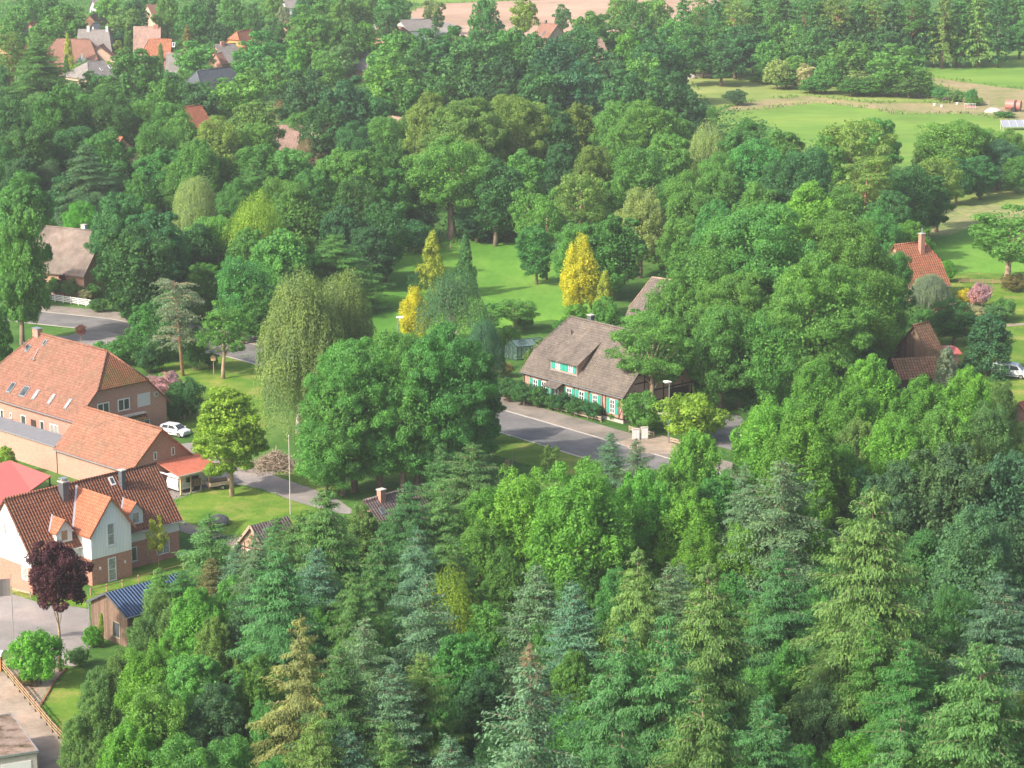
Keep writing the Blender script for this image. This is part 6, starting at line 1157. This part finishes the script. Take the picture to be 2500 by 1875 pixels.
plant('in the bright grove at right','leafy trees of the bright grove','''
1495 925 145 lime bright 13;1655 865 130 lime bright 14;1680 850 180 lime bright 16;1770 775 150 lime bright 17;1850 830 150 lime bright 16;1890 765 150 lime bright 17;1990 812 160 lime bright 15;2085 792 140 lime bright 16;2125 865 130 lime lit 16;1740 885 190 lime bright 16;1850 900 130 lime lit 15;1930 890 150 lime bright 16;2030 880 150 lime mid 15;1650 945 130 lime bright 14;1700 960 140 lime bright 14;2160 815 80 lime lit 15;2100 930 120 lime lit 14;1820 960 120 lime bright 14;1560 1010 110 lime mid 12;1530 1020 110 oak green 12;2195 905 60 lime lit 8;1880 840 110 lime bright 15
2135 678 115 thuja teal b812|dark bushy juniper left of the white van;2060 645 105 oak dark b745|dark green garden tree before the yellow shrub;2042 752 54 thuja silver b860|silvery green slender conifer beside the timber barn;2085 622 38 shrub yellow b660|round yellow shrub in the right garden;2118 608 54 shrub pink b665|pink lilac bush in the right garden;2150 655 80 shrub lit b695;2006 590 84 weep silver b668|silvery willow bush before the red tiled cottage;2100 655 60 shrub cream b695|cream flowering bush between yellow shrub and lawn;2047 562 40 lime vivid b610|vivid green bush at the side of the red tiled cottage;2190 590 60 shrub bronze b630;2000 665 70 shrub mid b720;2170 640 50 shrub mid b690
''')
plant('in the near wood at right','trees of the near wood right part','''
1692 988 140 blue blue 17;1605 1000 70 blue blue 14;1520 1213 160 spruce lit 21|light green drooping spruce left in the right part of the near wood;1470 1215 84 blue blue 18;1700 1182 105 spruce spruce 19;1650 1270 110 ash mid 17;1880 1058 170 spruce lit 24|tallest light green spruce with long drooping boughs;1750 1100 160 lime bright 16;1620 1125 150 lime bright 16;1930 990 180 oak grey 18;2050 935 210 oak grey 19;2150 960 200 oak grey 19;2100 1090 210 oak grey 19;2000 1140 160 oak dark 17;2190 1100 160 oak grey 19;1850 1010 120 oak dark 15;2163 1240 120 spruce blue 19;2125 1385 180 spruce spruce 22;2200 1490 140 spruce lit 20;1770 1480 150 oak grey 16;1940 1530 130 spruce spruce 17
1850 1590 190 lime vivid 15;1665 1505 120 spruce spruce 18;1530 1465 170 spruce lit 21;1560 1350 120 spruce spruce 19;1640 1420 110 oak mid 15;1700 1370 120 oak green 16;1820 1390 140 oak mid 17;1990 1290 120 oak dark 16;2060 1250 110 oak dark 16;2050 1530 130 spruce spruce 18;1600 1590 150 oak green 16;2200 1330 110 oak dark 17;1760 1270 110 oak mid 15;1480 1420 100 spruce spruce 19;1740 1600 110 oak green 14;2010 1430 130 oak dark 16;1580 1220 90 oak green 16;1960 1380 110 spruce green 17;1900 1340 110 spruce green 17;1440 1130 80 oak green 15;2200 960 110 oak grey 18;1800 1200 100 oak dark 15;1730 1050 80 spruce spruce 15
''')
# ragged grass along the borders of lawns, verges and fields
def border_grass(name,label,names,gap,h,seed,far,col):
    r=np.random.default_rng(seed); L=Leaves(seed); P=[]
    for nm,poly,dz in SH:
        if nm not in names: continue
        d0=min(math.hypot(*p) for p in poly)
        if (d0>480)!=far: continue
        for i in range(len(poly)):
            a,b=poly[i],poly[(i+1)%len(poly)]; n=int(math.dist(a,b)/gap)
            for k in range(n*5):
                t=r.random()
                if math.sin(t*n*.55*gap+i*2.1)+.8*math.sin(t*n*1.7*gap+i)+r.normal(0,.35)<.35: continue
                x=a[0]+(b[0]-a[0])*t+r.normal(0,gap*.9); y=a[1]+(b[1]-a[1])*t+r.normal(0,gap*.9); P.append((x,y,gz(x,y)+dz+h*.4))
    P=np.array(P); n=len(P); L.add(P,r.normal(size=(n,3))*[1,1,.3]+[0,0,.5],h*r.uniform(.6,1.5,n),h*.45,T=np.tile([0,0,1.],(n,1))+r.normal(0,.5,(n,3)))
    me=L.mesh(name,M['leaf']); o=bpy.data.objects.new(name,me); C.objects.link(o); o.color=(*COL[col],1); tag(o,label,None,None,'stuff')
border_grass('border_grass','ragged short grass along lawn and road borders',('lawn','verge','meadow'),.22,.2,11,False,'mid')
border_grass('border_grass','rough grass along the borders of the far fields',('field','meadow','track','reed_bed'),1.1,.8,12,True,'olive')
# undergrowth: low leafy growth between the trunks, nobody could count it
def undergrowth(name,label,poly,gap,seed,rad,hgt,n,ls,col):
    r=np.random.default_rng(seed); L=Leaves(seed); xs=[p[0] for p in poly]; ys=[p[1] for p in poly]; x=min(xs)
    def inside(x,y):
        c=False
        for i in range(len(poly)):
            (x1,y1),(x2,y2)=poly[i],poly[i-1]
            if (y1>y)!=(y2>y) and x<(x2-x1)*(y-y1)/(y2-y1)+x1: c=not c
        return c
    while x<max(xs):
        y=min(ys)
        while y<max(ys):
            a,b=x+r.uniform(-.5,.5)*gap,y+r.uniform(-.5,.5)*gap; y+=gap
            if not inside(a,b): continue
            k=int(n*r.uniform(.6,1.3)); rr=rad*r.uniform(.7,1.3); d=dirs(r,k,np.array([0,0,1.]),.6); P=np.array([a,b,gz(a,b)])+np.abs(d)*np.array([0,0,hgt*r.uniform(.5,1.2)])+d*np.array([rr,rr,0]); L.add(P,d+r.normal(0,.5,d.shape),ls,ls*.6)
        x+=gap
    me=L.mesh(name,M['leaf']); o=bpy.data.objects.new(name,me); C.objects.link(o); o.color=(*COL[col],1); return tag(o,label,None,None,'stuff')
undergrowth('undergrowth','low dark undergrowth on the floor of the near wood',[(-34,122),(60,122),(72,222),(40,262),(12,264),(-6,254),(-20,249),(-27,236),(-36,205)],2.4,1,1.5,2.2,40,.42,'dark')
undergrowth('undergrowth','low green growth under the trees behind the central meadow',pxpoly([(560,440),(760,400),(900,300),(1500,220),(1990,420),(1930,560),(1500,560),(1320,600),(1200,560),(1110,505),(1000,505),(900,525),(760,550),(640,600)]),5.,2,2.8,3.,34,.7,'dark')
undergrowth('undergrowth','low green growth under the trees left of centre',pxpoly([(-40,200),(500,140),(900,130),(1500,180),(1500,225),(900,300),(760,400),(560,440),(200,420),(-40,420)]),6.5,3,3.6,3.4,34,.85,'dark')
undergrowth('undergrowth','low green growth among the far village gardens',pxpoly([(-60,-30),(880,-30),(860,130),(500,135),(-60,190)]),9.,4,4.,3.,30,1.0,'green')
undergrowth('undergrowth','low green growth at the foot of the far wood',pxpoly([(1480,40),(1640,10),(2260,-20),(2260,95),(1990,108),(1990,165),(1700,165),(1640,150),(1490,150)]),8.,5,3.4,2.8,34,.9,'dark')
undergrowth('undergrowth','low green growth in the oak group and the bright grove',pxpoly([(1440,600),(1960,640),(2000,740),(2210,900),(2210,1000),(1950,1000),(1560,1010),(1600,900),(1440,700)]),3.4,6,1.9,2.0,40,.5,'dark')
undergrowth('tall_grass','fringe of tall grass round the central meadow',pxpoly([(745,560),(900,530),(1000,511),(1110,511),(1110,522),(1000,528),(900,550),(790,585)]),1.6,7,1.,.8,26,.3,'mid')
# ------------------------------------------------------------------ air
m,nt,b=new_mat('haze'); nt.nodes.remove(b); pv=nt.nodes.new('ShaderNodeVolumePrincipled'); pv.inputs['Color'].default_value=(.90,.93,.95,1); pv.inputs['Density'].default_value=0.00017; pv.inputs['Anisotropy'].default_value=.2
nt.links.new(pv.outputs[0],nt.nodes['Material Output'].inputs['Volume'])
hz=MB().box(-420,420,-6,1500,-2.6,82).build('haze',m); tag(hz,'thin pale morning haze over the village and fields',None,None,'stuff')
